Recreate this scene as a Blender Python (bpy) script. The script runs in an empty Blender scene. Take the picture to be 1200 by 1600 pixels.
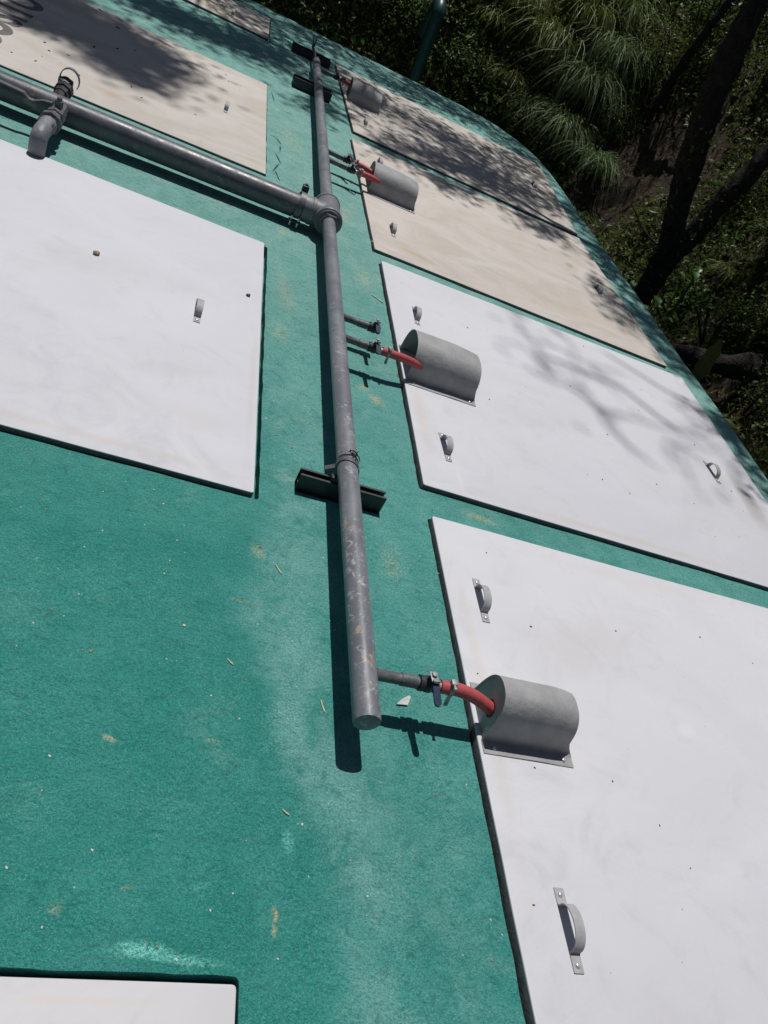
import bpy, bmesh, math, random
from mathutils import Vector, Matrix, noise
from mathutils.geometry import delaunay_2d_cdt
random.seed(7)
R = math.radians
scn = bpy.context.scene
COL = scn.collection

# ---------------------------------------------------------------- camera
cam_d = bpy.data.cameras.new('camera')
cam = bpy.data.objects.new('camera', cam_d); COL.objects.link(cam)
RX = Vector((0.90704586, 0.24778842, 0.34039492))      # world x seen in camera (right, down, forward)
M = [[0.90704586, -0.08953621, 0.41140134], [0.24778842, -0.67646336, -0.69354035], [0.34039492, 0.73101339, -0.59139726]]
right, down, fwd = Vector(M[0]), Vector(M[1]), Vector(M[2])
rot = Matrix((right, -down, -fwd)).transposed()
cam.matrix_world = Matrix.Translation((0, 0, 1.55)) @ rot.to_4x4()
cam_d.sensor_fit = 'VERTICAL'; cam_d.sensor_height = 36; cam_d.sensor_width = 27
cam_d.lens = 36 * 1174.22 / 1600
cam_d.clip_start = 0.02; cam_d.clip_end = 400
scn.camera = cam

# ---------------------------------------------------------------- sky, sun, exposure
SUN_EL = 67.0
w = bpy.data.worlds.new('World'); scn.world = w; w.use_nodes = True
nt = w.node_tree; nt.nodes.clear()
sky = nt.nodes.new('ShaderNodeTexSky'); sky.sky_type = 'NISHITA'; sky.sun_disc = False
sky.sun_elevation = R(SUN_EL); sky.sun_rotation = R(0)
bg = nt.nodes.new('ShaderNodeBackground'); bg.inputs['Strength'].default_value = 0.05
wo = nt.nodes.new('ShaderNodeOutputWorld')
nt.links.new(sky.outputs[0], bg.inputs[0]); nt.links.new(bg.outputs[0], wo.inputs[0])
sun_d = bpy.data.lights.new('sun', 'SUN'); sun_d.energy = 5.0; sun_d.angle = R(0.53); sun_d.color = (1.0, 0.965, 0.92)
sun = bpy.data.objects.new('sun', sun_d); COL.objects.link(sun)
sun.rotation_euler = (R(90 - SUN_EL) * -1, 0, 0)       # light travels towards -Y and down
scn.view_settings.view_transform = 'Standard'; scn.view_settings.look = 'None'
scn.view_settings.gamma = 1.0; scn.view_settings.exposure = -0.58; scn.view_settings.use_curve_mapping = False
LY = -1 / math.tan(R(SUN_EL))                          # shadow drift along y per metre of height

# ---------------------------------------------------------------- material helpers
class NT:
    def __init__(s, name):
        s.m = bpy.data.materials.new(name); s.m.use_nodes = True
        s.t = s.m.node_tree; s.b = s.t.nodes['Principled BSDF']
        s.tc = s.t.nodes.new('ShaderNodeTexCoord')
        s.geo = s.t.nodes.new('ShaderNodeNewGeometry')
        s.P = s.geo.outputs['Position']; s.O = s.tc.outputs['Object']
    def n(s, typ, **k):
        o = s.t.nodes.new(typ)
        for a, v in k.items(): setattr(o, a, v)
        return o
    def set(s, sock, v):
        if isinstance(v, bpy.types.NodeSocket): s.t.links.new(v, sock)
        else: sock.default_value = v
    def noise(s, scale, vec=None, detail=4, rough=0.6, dist=0.0, fac=True):
        o = s.n('ShaderNodeTexNoise'); s.set(o.inputs['Vector'], vec if vec is not None else s.P)
        o.inputs['Scale'].default_value = scale; o.inputs['Detail'].default_value = detail
        o.inputs['Roughness'].default_value = rough; o.inputs['Distortion'].default_value = dist
        return o.outputs['Fac'] if fac else o.outputs['Color']
    def voro(s, scale, vec=None, feature='F1', out='Distance', rand=1.0):
        o = s.n('ShaderNodeTexVoronoi', feature=feature); s.set(o.inputs['Vector'], vec if vec is not None else s.P)
        o.inputs['Scale'].default_value = scale; o.inputs['Randomness'].default_value = rand
        return o.outputs[out]
    def map(s, v, a, b, c=0.0, d=1.0, smooth=True):
        o = s.n('ShaderNodeMapRange', interpolation_type='SMOOTHSTEP' if smooth else 'LINEAR')
        s.set(o.inputs[0], v)
        for i, x in enumerate((a, b, c, d)): o.inputs[i + 1].default_value = x
        return o.outputs[0]
    def math(s, op, a, b=0.0, clamp=False):
        o = s.n('ShaderNodeMath', operation=op, use_clamp=clamp); s.set(o.inputs[0], a); s.set(o.inputs[1], b); return o.outputs[0]
    def vmath(s, op, a, b=None, sc=None):
        o = s.n('ShaderNodeVectorMath', operation=op); s.set(o.inputs[0], a)
        if b is not None: s.set(o.inputs[1], b)
        if sc is not None: o.inputs['Scale'].default_value = sc
        return o.outputs['Value' if op in ('LENGTH', 'DISTANCE') else 'Vector']
    def mix(s, f, a, b, blend='MIX'):
        o = s.n('ShaderNodeMix', data_type='RGBA', blend_type=blend)
        s.set(o.inputs[0], f)
        for sock, v in ((o.inputs[6], a), (o.inputs[7], b)):
            s.set(sock, v if isinstance(v, bpy.types.NodeSocket) else (*v, 1))
        return o.outputs[2]
    def sep(s, v, i):
        o = s.n('ShaderNodeSeparateXYZ'); s.set(o.inputs[0], v); return o.outputs[i]
    def bump(s, h, strength=0.5, dist=0.01, prev=None):
        o = s.n('ShaderNodeBump'); o.inputs['Strength'].default_value = strength; o.inputs['Distance'].default_value = dist
        s.set(o.inputs['Height'], h)
        if prev is not None: s.t.links.new(prev, o.inputs['Normal'])
        return o.outputs[0]
    def blob(s, x, y, rx, ry, ang=0.0, warp=0.25, wscale=9.0, soft=0.0, vec=None):
        """mask of a stain with its own shape, fixed on the surface"""
        o = s.n('ShaderNodeMapping', vector_type='TEXTURE')
        s.set(o.inputs['Vector'], vec if vec is not None else s.P)
        o.inputs['Location'].default_value = (x, y, 0); o.inputs['Rotation'].default_value = (0, 0, ang)
        o.inputs['Scale'].default_value = (rx, ry, 1e3)
        d = s.vmath('LENGTH', o.outputs[0])
        nn = s.math('MULTIPLY', s.math('SUBTRACT', s.noise(wscale, detail=7, rough=0.78, dist=0.6), 0.5), warp * 6)
        return s.map(s.math('ADD', d, nn), soft, 1.0, 1.0, 0.0)
    def done(s, color, rough=0.6, normal=None, metal=0.0, spec=0.5, **k):
        c = s.b.inputs['Base Color']; s.set(c, color if isinstance(color, bpy.types.NodeSocket) else (*color, 1))
        s.set(s.b.inputs['Roughness'], rough); s.set(s.b.inputs['Metallic'], metal)
        s.b.inputs['Specular IOR Level'].default_value = spec
        if normal is not None: s.t.links.new(normal, s.b.inputs['Normal'])
        return s.m

def mat_roof():
    s = NT('green_painted_plaster')
    y = s.sep(s.P, 1); x = s.sep(s.P, 0)
    big = s.noise(1.6, detail=6, rough=0.65, dist=0.4)
    med = s.noise(7, detail=6, rough=0.7, dist=0.3)
    fine = s.noise(60, detail=4, rough=0.75)
    grit = s.noise(170, detail=4, rough=0.8)
    c = s.mix(s.map(big, .3, .7), (.034, .275, .238), (.070, .370, .330))
    c = s.mix(s.map(med, .35, .72, 0, .7), c, (.130, .410, .370))
    # paler towards the far end of the roof, broken up by noise
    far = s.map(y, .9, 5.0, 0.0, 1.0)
    far_pale = s.math('MULTIPLY', far, s.map(med, .25, .72, .55, 1.0))
    c = s.mix(s.math('MULTIPLY', far_pale, .85), c, (.400, .560, .515))
    def layer(mask, col, amt):
        nonlocal c
        m = s.math('MULTIPLY', mask, amt); c = s.mix(m, c, col)
    # dusty zone beside the pipe
    gr = s.map(grit, .35, .62, .45, 1.0)
    for (a, b, ra, rb, an, amt) in ((.585, 1.28, .09, .22, .1, .62), (.55, 1.04, .075, .20, -.1, .60), (.66, .83, .12, .13, -.4, .5),
                                    (.755, .63, .13, .17, .3, .55), (-.12, 1.2, .13, .12, 0, .4), (0, .76, .11, .07, 0, .3),
                                    (.50, 1.62, .10, .22, 0, .35), (.9, 1.65, .09, .3, 0, .3), (.95, .9, .1, .25, .2, .25), (.62, 2.6, .12, .6, 0, .3),
                                    (.35, .78, .2, .05, .2, .12)):
        layer(s.math('MULTIPLY', s.blob(a, b, ra, rb, an, .22, 8, .1), gr), (.330, .570, .535), amt * .75)
    # the dusty, walked-on strip ends in an irregular line left of the pipe
    fc = s.n('ShaderNodeFloatCurve'); s.set(fc.inputs['Value'], s.math('MULTIPLY', y, .4))
    cv = fc.mapping.curves[0]; pts_ = [(0, .70), (.25, .632), (.303, .612), (.343, .575), (.38, .53), (.435, .505), (.491, .43), (.54, .405), (.592, .44), (.71, .49), (.84, .46), (1, .44)]
    cv.points[0].location = pts_[0]; cv.points[1].location = pts_[-1]
    for p_ in pts_[1:-1]: cv.points.new(*p_)
    fc.mapping.update()
    wv = s.math('MULTIPLY', s.math('SUBTRACT', s.noise(11, detail=7, rough=0.75, dist=0.4), .5), .16)
    side = s.math('ADD', s.math('SUBTRACT', x, fc.outputs[0]), wv)
    strip = s.math('MULTIPLY', s.map(side, -.012, .05), s.map(side, .08, .30, 1, .40, False))
    layer(s.math('MULTIPLY', s.math('MULTIPLY', strip, s.map(s.noise(5.0, detail=7, rough=0.75, dist=0.8), .40, .60, .05, 1)), s.map(y, 3.2, 1.8, .3, 1)), (.300, .530, .490), .60)
    # saturated fresh paint
    layer(s.math('MULTIPLY', s.map(side, .0, -.05), s.map(y, 2.4, 1.6)), (.024, .285, .232), .42)
    scr = s.map(s.noise(60, vec=s.vmath('MULTIPLY', s.P, (.18, 1.6, 1)), detail=3, dist=1.5), .69, .74); scr2 = s.map(s.noise(55, vec=s.vmath('MULTIPLY', s.P, (1.5, .2, 1)), detail=3, dist=1.8), .69, .74)
    layer(s.math('MULTIPLY', s.math('MAXIMUM', scr, scr2), s.map(s.noise(2.7, detail=2), .5, .6)), (.36, .60, .54), .55)
    layer(s.math('MULTIPLY', s.map(s.noise(3.3, detail=8, rough=0.8, dist=1.0), .56, .64), s.map(grit, .35, .55, .3, 1)), (.25, .47, .42), .30)
    layer(s.map(s.noise(2.1, detail=8, rough=0.78, dist=1.4), .60, .66), (.030, .235, .205), .30)
    for (a, b, ra, rb, an, amt) in ((.45, 1.09, .07, .12, 0, .5), (.1, 1.5, .5, .1, .1, .35), (.42, .62, .07, .16, .2, .5)):
        layer(s.blob(a, b, ra, rb, an, .2, 7, .2), (.020, .265, .220), amt)
    # ochre and sandy scuffs
    for (a, b, ra, rb, an, amt) in ((.518, .577, .012, .035, .15, .9), (.515, .548, .009, .02, .0, .8), (.925, 2.62, .05, .055, .3, .9), (.87, 2.68, .05, .04, .2, .5),
                                    (.50, 3.98, .055, .05, 0, .95), (.45, 1.58, .03, .05, .5, .5), (.135, .912, .03, .008, -.25, .8),
                                    (.358, .942, .02, .006, 0, .8), (.745, .59, .007, .006, 0, .7), (.22, .605, .016, .006, 0, .6),
                                    (.4, 1.38, .04, .012, 0, .5), (.89, 1.67, .05, .1, 0, .3), (.52, 3.3, .06, .3, .1, .35), (.95, 3.8, .06, .2, .1, .35),
                                    (1.3, 2.03, .10, .03, -.1, .7), (.16, 4.03, .2, .02, .2, .5), (.1, .56, .02, .02, 0, .35), (.5, 2.9, .07, .1, 0, .35),
                                    (.9, 4.6, .06, .2, 0, .4), (.55, 5.6, .1, .5, .1, .3), (.6, 1.95, .2, .03, 0, .2)):
        layer(s.math('MULTIPLY', s.blob(a, b, ra, rb, an, .38, 28, .0), s.map(grit, .38, .55)), (.72, .56, .34), amt)
    # mint brush marks
    for (a, b, ra, rb, an, amt) in ((.262, .500, .080, .020, -.03, 1.0), (.345, .487, .085, .014, -.08, .8), (.545, .729, .02, .04, .2, .55), (.36, .62, .05, .01, .4, .2)):
        layer(s.math('MULTIPLY', s.blob(a, b, ra, rb, an, .2, 30, .1), s.map(grit, .36, .6, .1, 1)), (.33, .85, .74), amt)
    # ring left by a can
    d = s.vmath('DISTANCE', s.P, (.585, 2.225, 0)); 
    ring = s.math('MULTIPLY', s.map(s.math('ABSOLUTE', s.math('SUBTRACT', d, .085)), .002, .012, 1, 0), s.map(med, .4, .6))
    layer(ring, (.33, .45, .36), .6)
    # sandy specks and white chips
    sp = s.voro(38, out='Distance'); layer(s.map(sp, .05, .09, 1, 0), (.45, .42, .30), s.map(s.noise(5), .5, .65, 0, .75))
    sp2 = s.voro(75, out='Distance'); layer(s.map(sp2, .05, .1, 1, 0), (.42, .60, .52), s.map(s.noise(11), .52, .65, 0, .8))
    # weather streaks of worn yellowish plaster further back
    st = s.noise(5.5, vec=s.vmath('MULTIPLY', s.P, (1.2, .6, 1)), detail=7, rough=.75)
    layer(s.math('MULTIPLY', s.map(st, .54, .70), s.map(y, 1.8, 4.5)), (.60, .64, .46), .5)
    # outer rim: faded, lighter
    layer(s.math('MULTIPLY', s.map(x, 3.2, 3.45), s.map(y, 5, 2.5)), (.45, .60, .54), .75)
    # grain
    c = s.mix(1.0, c, (.90, 1.04, 1.03), 'MULTIPLY')
    g2 = s.noise(330, detail=2, rough=0.6)
    c = s.mix(s.map(grit, .38, .60, 0, 1), s.mix(1.0, c, (.55, .68, .70), 'MULTIPLY'), c)
    c = s.mix(s.map(g2, .55, .72, 0, .30), c, (.45, .72, .68))
    lump = s.noise(26, detail=5, rough=0.7, dist=0.5)
    c = s.mix(s.map(lump, .30, .46, .45, 0), c, (.018, .17, .15))
    c = s.mix(s.map(fine, .62, .8, 0, .35), c, (.32, .60, .55))
    # cracks beside the lettered hatch
    crm = 0.0
    for (a, b, ra, rb, an) in ((.425, 5.49, .030, .007, -.25), (.462, 5.43, .008, .05, .35), (.472, 5.30, .005, .06, .0), (.462, 5.10, .006, .09, .25), (.452, 4.93, .006, .10, -.2), (.462, 4.78, .005, .08, .2),
                               (.52, 6.2, .03, .005, .3), (.40, 6.45, .004, .12, .1)):
        crm = s.math('MAXIMUM', crm, s.blob(a, b, ra * 1.3, rb * 1.3, an, .30, 22, .3))
    c = s.mix(s.math('MULTIPLY', crm, .9), c, (.010, .03, .028))
    h = s.math('ADD', s.math('MULTIPLY', fine, 1.0), s.math('MULTIPLY', grit, 1.3))
    h = s.math('ADD', h, s.math('MULTIPLY', lump, 2.6)); h = s.math('ADD', h, s.math('MULTIPLY', s.noise(9, detail=4, dist=1.0), 3.0))
    h = s.math('SUBTRACT', h, s.math('MULTIPLY', crm, 1.5))
    rough = s.map(med, .3, .7, .72, .9)
    return s.done(c, rough, s.bump(h, .85, .0055), spec=.25)

def mat_panel(name, base, dirt, tint, seed, rough=.62, stains=()):
    s = NT(name)
    v = s.vmath('ADD', s.P, (seed * 3.1, seed * 1.7, 0))
    st = s.noise(1.1, vec=s.vmath('MULTIPLY', v, (1, 1.6, 1)), detail=7, rough=.62, dist=1.2)
    sw = s.noise(3.5, vec=v, detail=8, rough=.72, dist=2.2)
    c = s.mix(s.map(st, .3, .7), base, tint)
    c = s.mix(s.map(sw, .5, .75, 0, dirt), c, (base[0] * .80, base[1] * .79, base[2] * .77))
    str2 = s.noise(9, vec=s.vmath('MULTIPLY', v, (.35, 2.2, 1)), detail=6, rough=.7, dist=.8)
    c = s.mix(s.map(str2, .60, .78, 0, dirt * .8), c, (base[0] * 1.12, base[1] * 1.12, base[2] * 1.1))
    for (a, b, ra, rb, an, amt, col) in stains:
        c = s.mix(s.math('MULTIPLY', s.blob(a, b, ra, rb, an, .30, 7, .0), amt), c, col)
    sm = s.noise(16, vec=s.vmath('MULTIPLY', v, (1.7, .35, 1)), detail=7, rough=.75, dist=1.2)
    c = s.mix(s.math('MULTIPLY', s.map(sm, .60, .72), s.map(s.noise(1.7, vec=v), .45, .62, 0, .35)), c, (base[0] * .78, base[1] * .77, base[2] * .74))
    sp = s.voro(17, vec=v); c = s.mix(s.math('MULTIPLY', s.map(sp, .018, .03, 1, 0), s.map(s.noise(4, vec=v), .50, .54)), c, (.10, .10, .10))
    sp = s.voro(33, vec=v); c = s.mix(s.math('MULTIPLY', s.map(sp, .02, .05, 1, 0), s.map(s.noise(3, vec=v), .52, .6, 0, .6)), c, (.30, .29, .27))
    h = s.math('ADD', s.noise(3, vec=v, detail=5, dist=1.), s.math('MULTIPLY', s.noise(90, vec=v, detail=4), .04))
    return s.done(c, s.map(sw, .3, .7, rough - .07, rough + .12), s.bump(h, .35, .008), spec=.35)

def mat_weathered(name, base, seed):
    s = NT(name)
    v = s.vmath('ADD', s.P, (seed * 5.3, seed * 2.9, 0))
    st = s.noise(2.2, vec=s.vmath('MULTIPLY', v, (.8, 1.5, 1)), detail=8, rough=.66, dist=1.0)
    c = s.mix(s.map(st, .3, .72), base, (base[0] * .84, base[1] * .82, base[2] * .78))
    o = s.noise(3.1, vec=v, detail=6, rough=.7, dist=.5)
    c = s.mix(s.map(o, .58, .72, 0, .55), c, (.53, .43, .30))
    o2 = s.noise(14, vec=v, detail=6, rough=.7)
    c = s.mix(s.map(o2, .60, .75, 0, .45), c, (.33, .31, .29))
    w2 = s.noise(6, vec=s.vmath('MULTIPLY', v, (.5, 2.5, 1)), detail=7, rough=.7)
    c = s.mix(s.map(w2, .58, .75, 0, .4), c, (.74, .71, .68))
    for (a, b, ra, rb, an, amt, col) in ((1.35, 4.36, .22, .05, -.2, .6, (.50, .38, .22)), (1.9, 4.7, .5, .06, .4, .4, (.70, .67, .63)), (-.55, 4.93, .12, .10, 0, .7, (.52, .36, .24)), (.28, 4.82, .14, .05, .2, .5, (.50, .42, .26)),
                                         (-.2, 8.45, .5, .10, .3, .7, (.48, .36, .18)), (2.6, 4.5, .4, .15, .2, .35, (.52, .43, .30)), (-.25, 5.2, .5, .07, .3, .4, (.42, .36, .28)), (1.25, 7.0, .10, .2, 0, .4, (.40, .35, .28))):
        c = s.mix(s.math('MULTIPLY', s.blob(a, b, ra, rb, an, .32, 7, .0), amt), c, col)
    sp = s.voro(15, vec=v); c = s.mix(s.math('MULTIPLY', s.map(sp, .02, .035, 1, 0), s.map(s.noise(4, vec=v), .47, .53)), c, (.07, .065, .06))
    return s.done(c, .75, s.bump(s.math('ADD', s.noise(3, vec=v), s.math('MULTIPLY', s.noise(60, vec=v), .1)), .4, .008), spec=.3)

def mat_pipe(name, base, spots=.5, rough=.5, seed=0.0, spec=.45):
    s = NT(name)
    v = s.vmath('ADD', s.P, (seed, seed, 0))
    st = s.noise(9, vec=s.vmath('MULTIPLY', v, (1, .5, 1)), detail=7, rough=.7, dist=.6)
    c = s.mix(s.map(st, .3, .7), (base[0] * .80, base[1] * .80, base[2] * .82), (base[0] * 1.18, base[1] * 1.17, base[2] * 1.15))
    y = s.sep(s.P, 1)
    m = s.math('MULTIPLY', s.map(s.noise(34, vec=v, detail=6, rough=.7, dist=1.5), .54, .61), s.math('MULTIPLY', s.map(s.noise(5, vec=v), .36, .55, 0, spots), s.map(y, 3.2, 1.2, .45, 1)))
    c = s.mix(m, c, (.42, .42, .43))
    o = s.math('MULTIPLY', s.map(s.noise(17, vec=v, detail=5, dist=.5), .63, .68), s.map(s.noise(2.5, vec=v), .5, .6, 0, spots))
    c = s.mix(o, c, (.38, .30, .22))
    d = s.map(s.noise(55, vec=v, detail=5), .62, .72, 0, .5)
    c = s.mix(d, c, (base[0] * .5, base[1] * .5, base[2] * .5))
    return s.done(c, s.map(st, .3, .7, rough - .08, rough + .15), s.bump(s.noise(120, vec=v, detail=4), .25, .002), spec=spec)

def mat_simple(name, col, rough=.6, metal=0., var=.25, scale=30, bump=.3, spec=.5, bdist=.003):
    s = NT(name)
    n1 = s.noise(scale, vec=s.O, detail=6, rough=.7)
    c = s.mix(s.map(n1, .3, .7), tuple(a * (1 - var) for a in col), tuple(min(1, a * (1 + var)) for a in col))
    return s.done(c, rough, s.bump(s.noise(scale * 3, vec=s.O, detail=4), bump, bdist), metal, spec)

def mat_leaf(name, a, b, c3=None, trans=.35, rough=.5):
    s = NT(name)
    oi = s.noise(2.3, detail=3)
    n1 = s.noise(14, detail=2)
    c = s.mix(s.map(n1, .3, .7), a, b)
    if c3: c = s.mix(s.map(oi, .55, .68, 0, .9), c, c3)
    m = s.done(c, rough, None, spec=.35)
    t = s.n('ShaderNodeBsdfTranslucent'); s.set(t.inputs[0], s.mix(.5, c, (.10, .16, .02)))
    mx = s.n('ShaderNodeMixShader'); mx.inputs[0].default_value = trans
    out = s.t.nodes['Material Output']
    s.t.links.new(s.b.outputs[0], mx.inputs[1]); s.t.links.new(t.outputs[0], mx.inputs[2]); s.t.links.new(mx.outputs[0], out.inputs[0])
    return m

MAT = {}
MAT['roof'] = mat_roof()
MAT['pw1'] = mat_panel('pale_grey_panel_paint', (.640, .646, .692), .5, (.605, .610, .650), 1, stains=((1.13, 1.2, 0.035, 0.8, 0, 0.45, (.60, .55, .50)),(1.9, 1.88, 0.8, 0.04, 0, 0.25, (.60, .55, .50)),(1.6, 1.5, 0.5, 0.2, 0.4, 0.35, (.50, .49, .49)),(1.5, 0.35, 0.3, 0.12, -0.5, 0.25, (.50, .49, .49)),(1.42, 1.05, 0.2, 0.09, 0.2, 0.3, (.70, .70, .72)),(1.9, 0.8, 0.5, 0.05, 0.5, 0.3, (.70, .70, .72)),(1.9, 1.22, 0.06, 0.04, 0.2, 0.5, (.70, .70, .72)),))
MAT['pw2'] = mat_panel('pale_grey_panel_paint_b', (.640, .648, .697), .45, (.606, .612, .655), 2, stains=((1.12, 2.6, 0.05, 0.5, 0, 0.5, (.60, .55, .50)),(2.0, 2.15, 0.8, 0.03, 0, 0.5, (.60, .55, .50)),(1.24, 2.22, 0.015, 0.12, 0, 0.6, (.70, .70, .72)),(1.8, 2.9, 0.5, 0.15, 0.3, 0.25, (.50, .49, .49)),(1.3, 3.0, 0.25, 0.3, 0, 0.2, (.60, .55, .50)),(3.1, 2.8, 0.1, 0.3, 0, 0.5, (.60, .55, .50)),))
MAT['pw3'] = mat_panel('pale_grey_panel_paint_c', (.640, .652, .702), .4, (.605, .616, .662), 3, stains=((-0.1, 1.87, 0.6, 0.03, 0, 0.55, (.60, .55, .50)),(0.39, 2.4, 0.02, 0.6, 0, 0.5, (.60, .55, .50)),(0.1, 2.35, 0.2, 0.08, 0.4, 0.3, (.50, .49, .49)),(-0.3, 2.9, 0.3, 0.15, 0.3, 0.2, (.50, .49, .49)),(0.2, 2.1, 0.15, 0.08, 0, 0.3, (.60, .55, .50)),))
MAT['pw4'] = mat_panel('pale_grey_panel_paint_d', (.61, .605, .632), .4, (.58, .575, .60), 4, stains=((0.2, 0.42, 0.2, 0.012, 0, 0.5, (.60, .55, .50)),(0.4, 0.3, 0.03, 0.12, 0, 0.4, (.60, .55, .50)),))
MAT['b1'] = mat_weathered('weathered_beige_panel', (.58, .54, .505), 1)
MAT['b2'] = mat_weathered('weathered_beige_panel_b', (.612, .570, .535), 2)
MAT['b3'] = mat_weathered('weathered_beige_panel_c', (.61, .575, .545), 3)
MAT['pipe'] = mat_pipe('grey_painted_steel_pipe', (.178, .192, .218), 1.0, .42)
MAT['bigpipe'] = mat_pipe('dark_grey_painted_pipe', (.098, .107, .124), .45, .36, 3.3)
MAT['hood'] = mat_simple('grey_fibreglass', (.335, .335, .345), .6, 0, .12, 16, .6, .35, .004)
MAT['handle'] = mat_simple('galvanised_strap_steel', (.38, .38, .39), .6, .0, .12, 60, .2, .5, .001)
MAT['rivet'] = mat_simple('bright_rivet_steel', (.75, .75, .76), .3, .6, .1, 40, .1, .5, .001)
MAT['rim'] = mat_simple('shade_darkened_panel_edge', (.12, .125, .13), .8, 0, .3, 30, .5)  # panel sides coloured darker to carry the shade on their faces
MAT['dark'] = mat_simple('dark_painted_steel', (.030, .033, .038), .5, .0, .3, 40, .4, .5, .002)
MAT['stub'] = mat_simple('grey_painted_outlet_steel', (.12, .125, .135), .45, .1, .35, 55, .5, .5, .002)
MAT['brass'] = mat_simple('plated_nozzle_metal', (.50, .47, .42), .35, .5, .2, 60, .2, .5, .001)
MAT['clamp'] = mat_simple('grey_metal_clamp', (.30, .32, .32), .5, .2, .25, 80, .4, .5, .001)
MAT['blue'] = mat_simple('blue_lever_sleeve', (.028, .040, .085), .3, 0, .3, 40, .2, .5, .001)
MAT['hose'] = mat_simple('red_rubber_hose', (.43, .080, .085), .55, 0, .15, 30, .3, .4, .0015)
MAT['wire'] = mat_simple('black_tie_wire', (.012, .012, .013), .5, 0, .2, 40, .1)
MAT['letter'] = mat_simple('dark_grey_stencil_paint', (.13, .125, .125), .75, 0, .3, 25, .1)
MAT['stick'] = mat_simple('bleached_stick', (.62, .56, .46), .7, 0, .2, 40, .3)
MAT['chip'] = mat_simple('pale_plaster_chip', (.52, .52, .50), .7, 0, .15, 60, .3)
MAT['stone'] = mat_simple('brown_pebble', (.30, .22, .15), .8, 0, .4, 60, .6)
MAT['vent'] = mat_simple('green_painted_steel', (.009, .062, .055), .4, 0, .3, 20, .2)
MAT['twig'] = mat_simple('dark_twig', (.035, .03, .025), .8, 0, .3, 60, .3)
MAT['bark'] = mat_simple('dark_furrowed_bark', (.022, .019, .016), .9, 0, .5, 14, 1.0, .3, .03)
MAT['leafA'] = mat_leaf('canopy_leaf', (.035, .075, .016), (.065, .115, .026))
MAT['leafB'] = mat_leaf('bush_leaf', (.065, .125, .03), (.12, .18, .045), (.19, .19, .05))
MAT['leafC'] = mat_leaf('olive_leaf', (.09, .125, .03), (.15, .175, .05), (.26, .20, .06))
MAT['grass'] = mat_leaf('silvery_green_grass', (.12, .20, .08), (.22, .30, .14), None, .3, .6)
MAT['grassY'] = mat_leaf('yellow_green_grass', (.17, .22, .05), (.27, .30, .09), (.30, .26, .13), .3, .45)
MAT['broad'] = mat_leaf('broad_green_leaf', (.040, .120, .018), (.070, .170, .030), None, .4, .35)
MAT['dry'] = mat_leaf('dry_brown_leaf', (.30, .14, .06), (.38, .20, .09), None, .3, .6)

def mat_soil():
    s = NT('dark_soil_and_rock')
    a = s.noise(1.7, detail=8, rough=.7, dist=.4); b = s.noise(9, detail=7, rough=.75)
    c = s.mix(s.map(a, .35, .65), (.045, .033, .024), (.115, .088, .064))
    c = s.mix(s.map(b, .45, .7, 0, .7), c, (.22, .18, .14))
    c = s.mix(s.map(s.noise(30, detail=4), .55, .7, 0, .6), c, (.03, .016, .012))
    h = s.math('ADD', s.math('MULTIPLY', a, 3), b)
    return s.done(c, .95, s.bump(h, 1.0, .16), spec=.15)
MAT['soil'] = mat_soil()

# ---------------------------------------------------------------- object helpers
def new(name, bm, m, parent=None, smooth=True, label=None, cat=None, kind=None, group=None, angle=None):
    me = bpy.data.meshes.new(name); bm.to_mesh(me); bm.free()
    for p in me.polygons: p.use_smooth = smooth
    if smooth and angle is not None:
        try: me.set_sharp_from_angle(angle=R(angle))
        except Exception: pass
    if m: me.materials.append(MAT[m] if isinstance(m, str) else m)
    o = bpy.data.objects.new(name, me); COL.objects.link(o)
    if parent:
        o.parent = parent
    if label: o['label'] = label
    if cat: o['category'] = cat
    if kind: o['kind'] = kind
    if group: o['group'] = group
    return o
def empty(name, loc, label, cat, group=None, rz=0.0):
    o = bpy.data.objects.new(name, None); COL.objects.link(o); o.location = loc; o.rotation_euler = (0, 0, rz)
    o.empty_display_size = .1
    o['label'] = label; o['category'] = cat
    if group: o['group'] = group
    return o
def at0(bm, loc):
    """express world-coordinate geometry relative to a thing's base"""
    bmesh.ops.translate(bm, verts=bm.verts, vec=-Vector(loc)); return bm
def frames(pts):
    pts = [Vector(p) for p in pts]; out = []; up = None
    for i, p in enumerate(pts):
        t = (pts[min(i + 1, len(pts) - 1)] - pts[max(i - 1, 0)]).normalized()
        if up is None:
            up = Vector((0, 0, 1)) if abs(t.z) < .9 else Vector((1, 0, 0))
        s = t.cross(up).normalized(); up = s.cross(t).normalized()
        out.append((p, t, s, up))
    return out
def tube(bm, pts, rad, seg=20, caps=True, wob=0.0):
    n = len(pts); rad = rad if isinstance(rad, (list, tuple)) else [rad] * n
    rings = []
    for (p, t, s, u), r in zip(frames(pts), rad):
        ring = []
        for k in range(seg):
            a = 2 * math.pi * k / seg
            rr = r
            if wob: rr = r * (1 + wob * noise.noise(Vector((p.x * 3 + math.cos(a), p.y * 3 + math.sin(a), p.z * 2))))
            ring.append(bm.verts.new(p + (s * math.cos(a) + u * math.sin(a)) * rr))
        rings.append(ring)
    for a, b in zip(rings, rings[1:]):
        for k in range(seg): bm.faces.new((a[k], a[(k + 1) % seg], b[(k + 1) % seg], b[k]))
    if caps:
        bm.faces.new(list(reversed(rings[0]))); bm.faces.new(rings[-1])
    return bm
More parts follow.
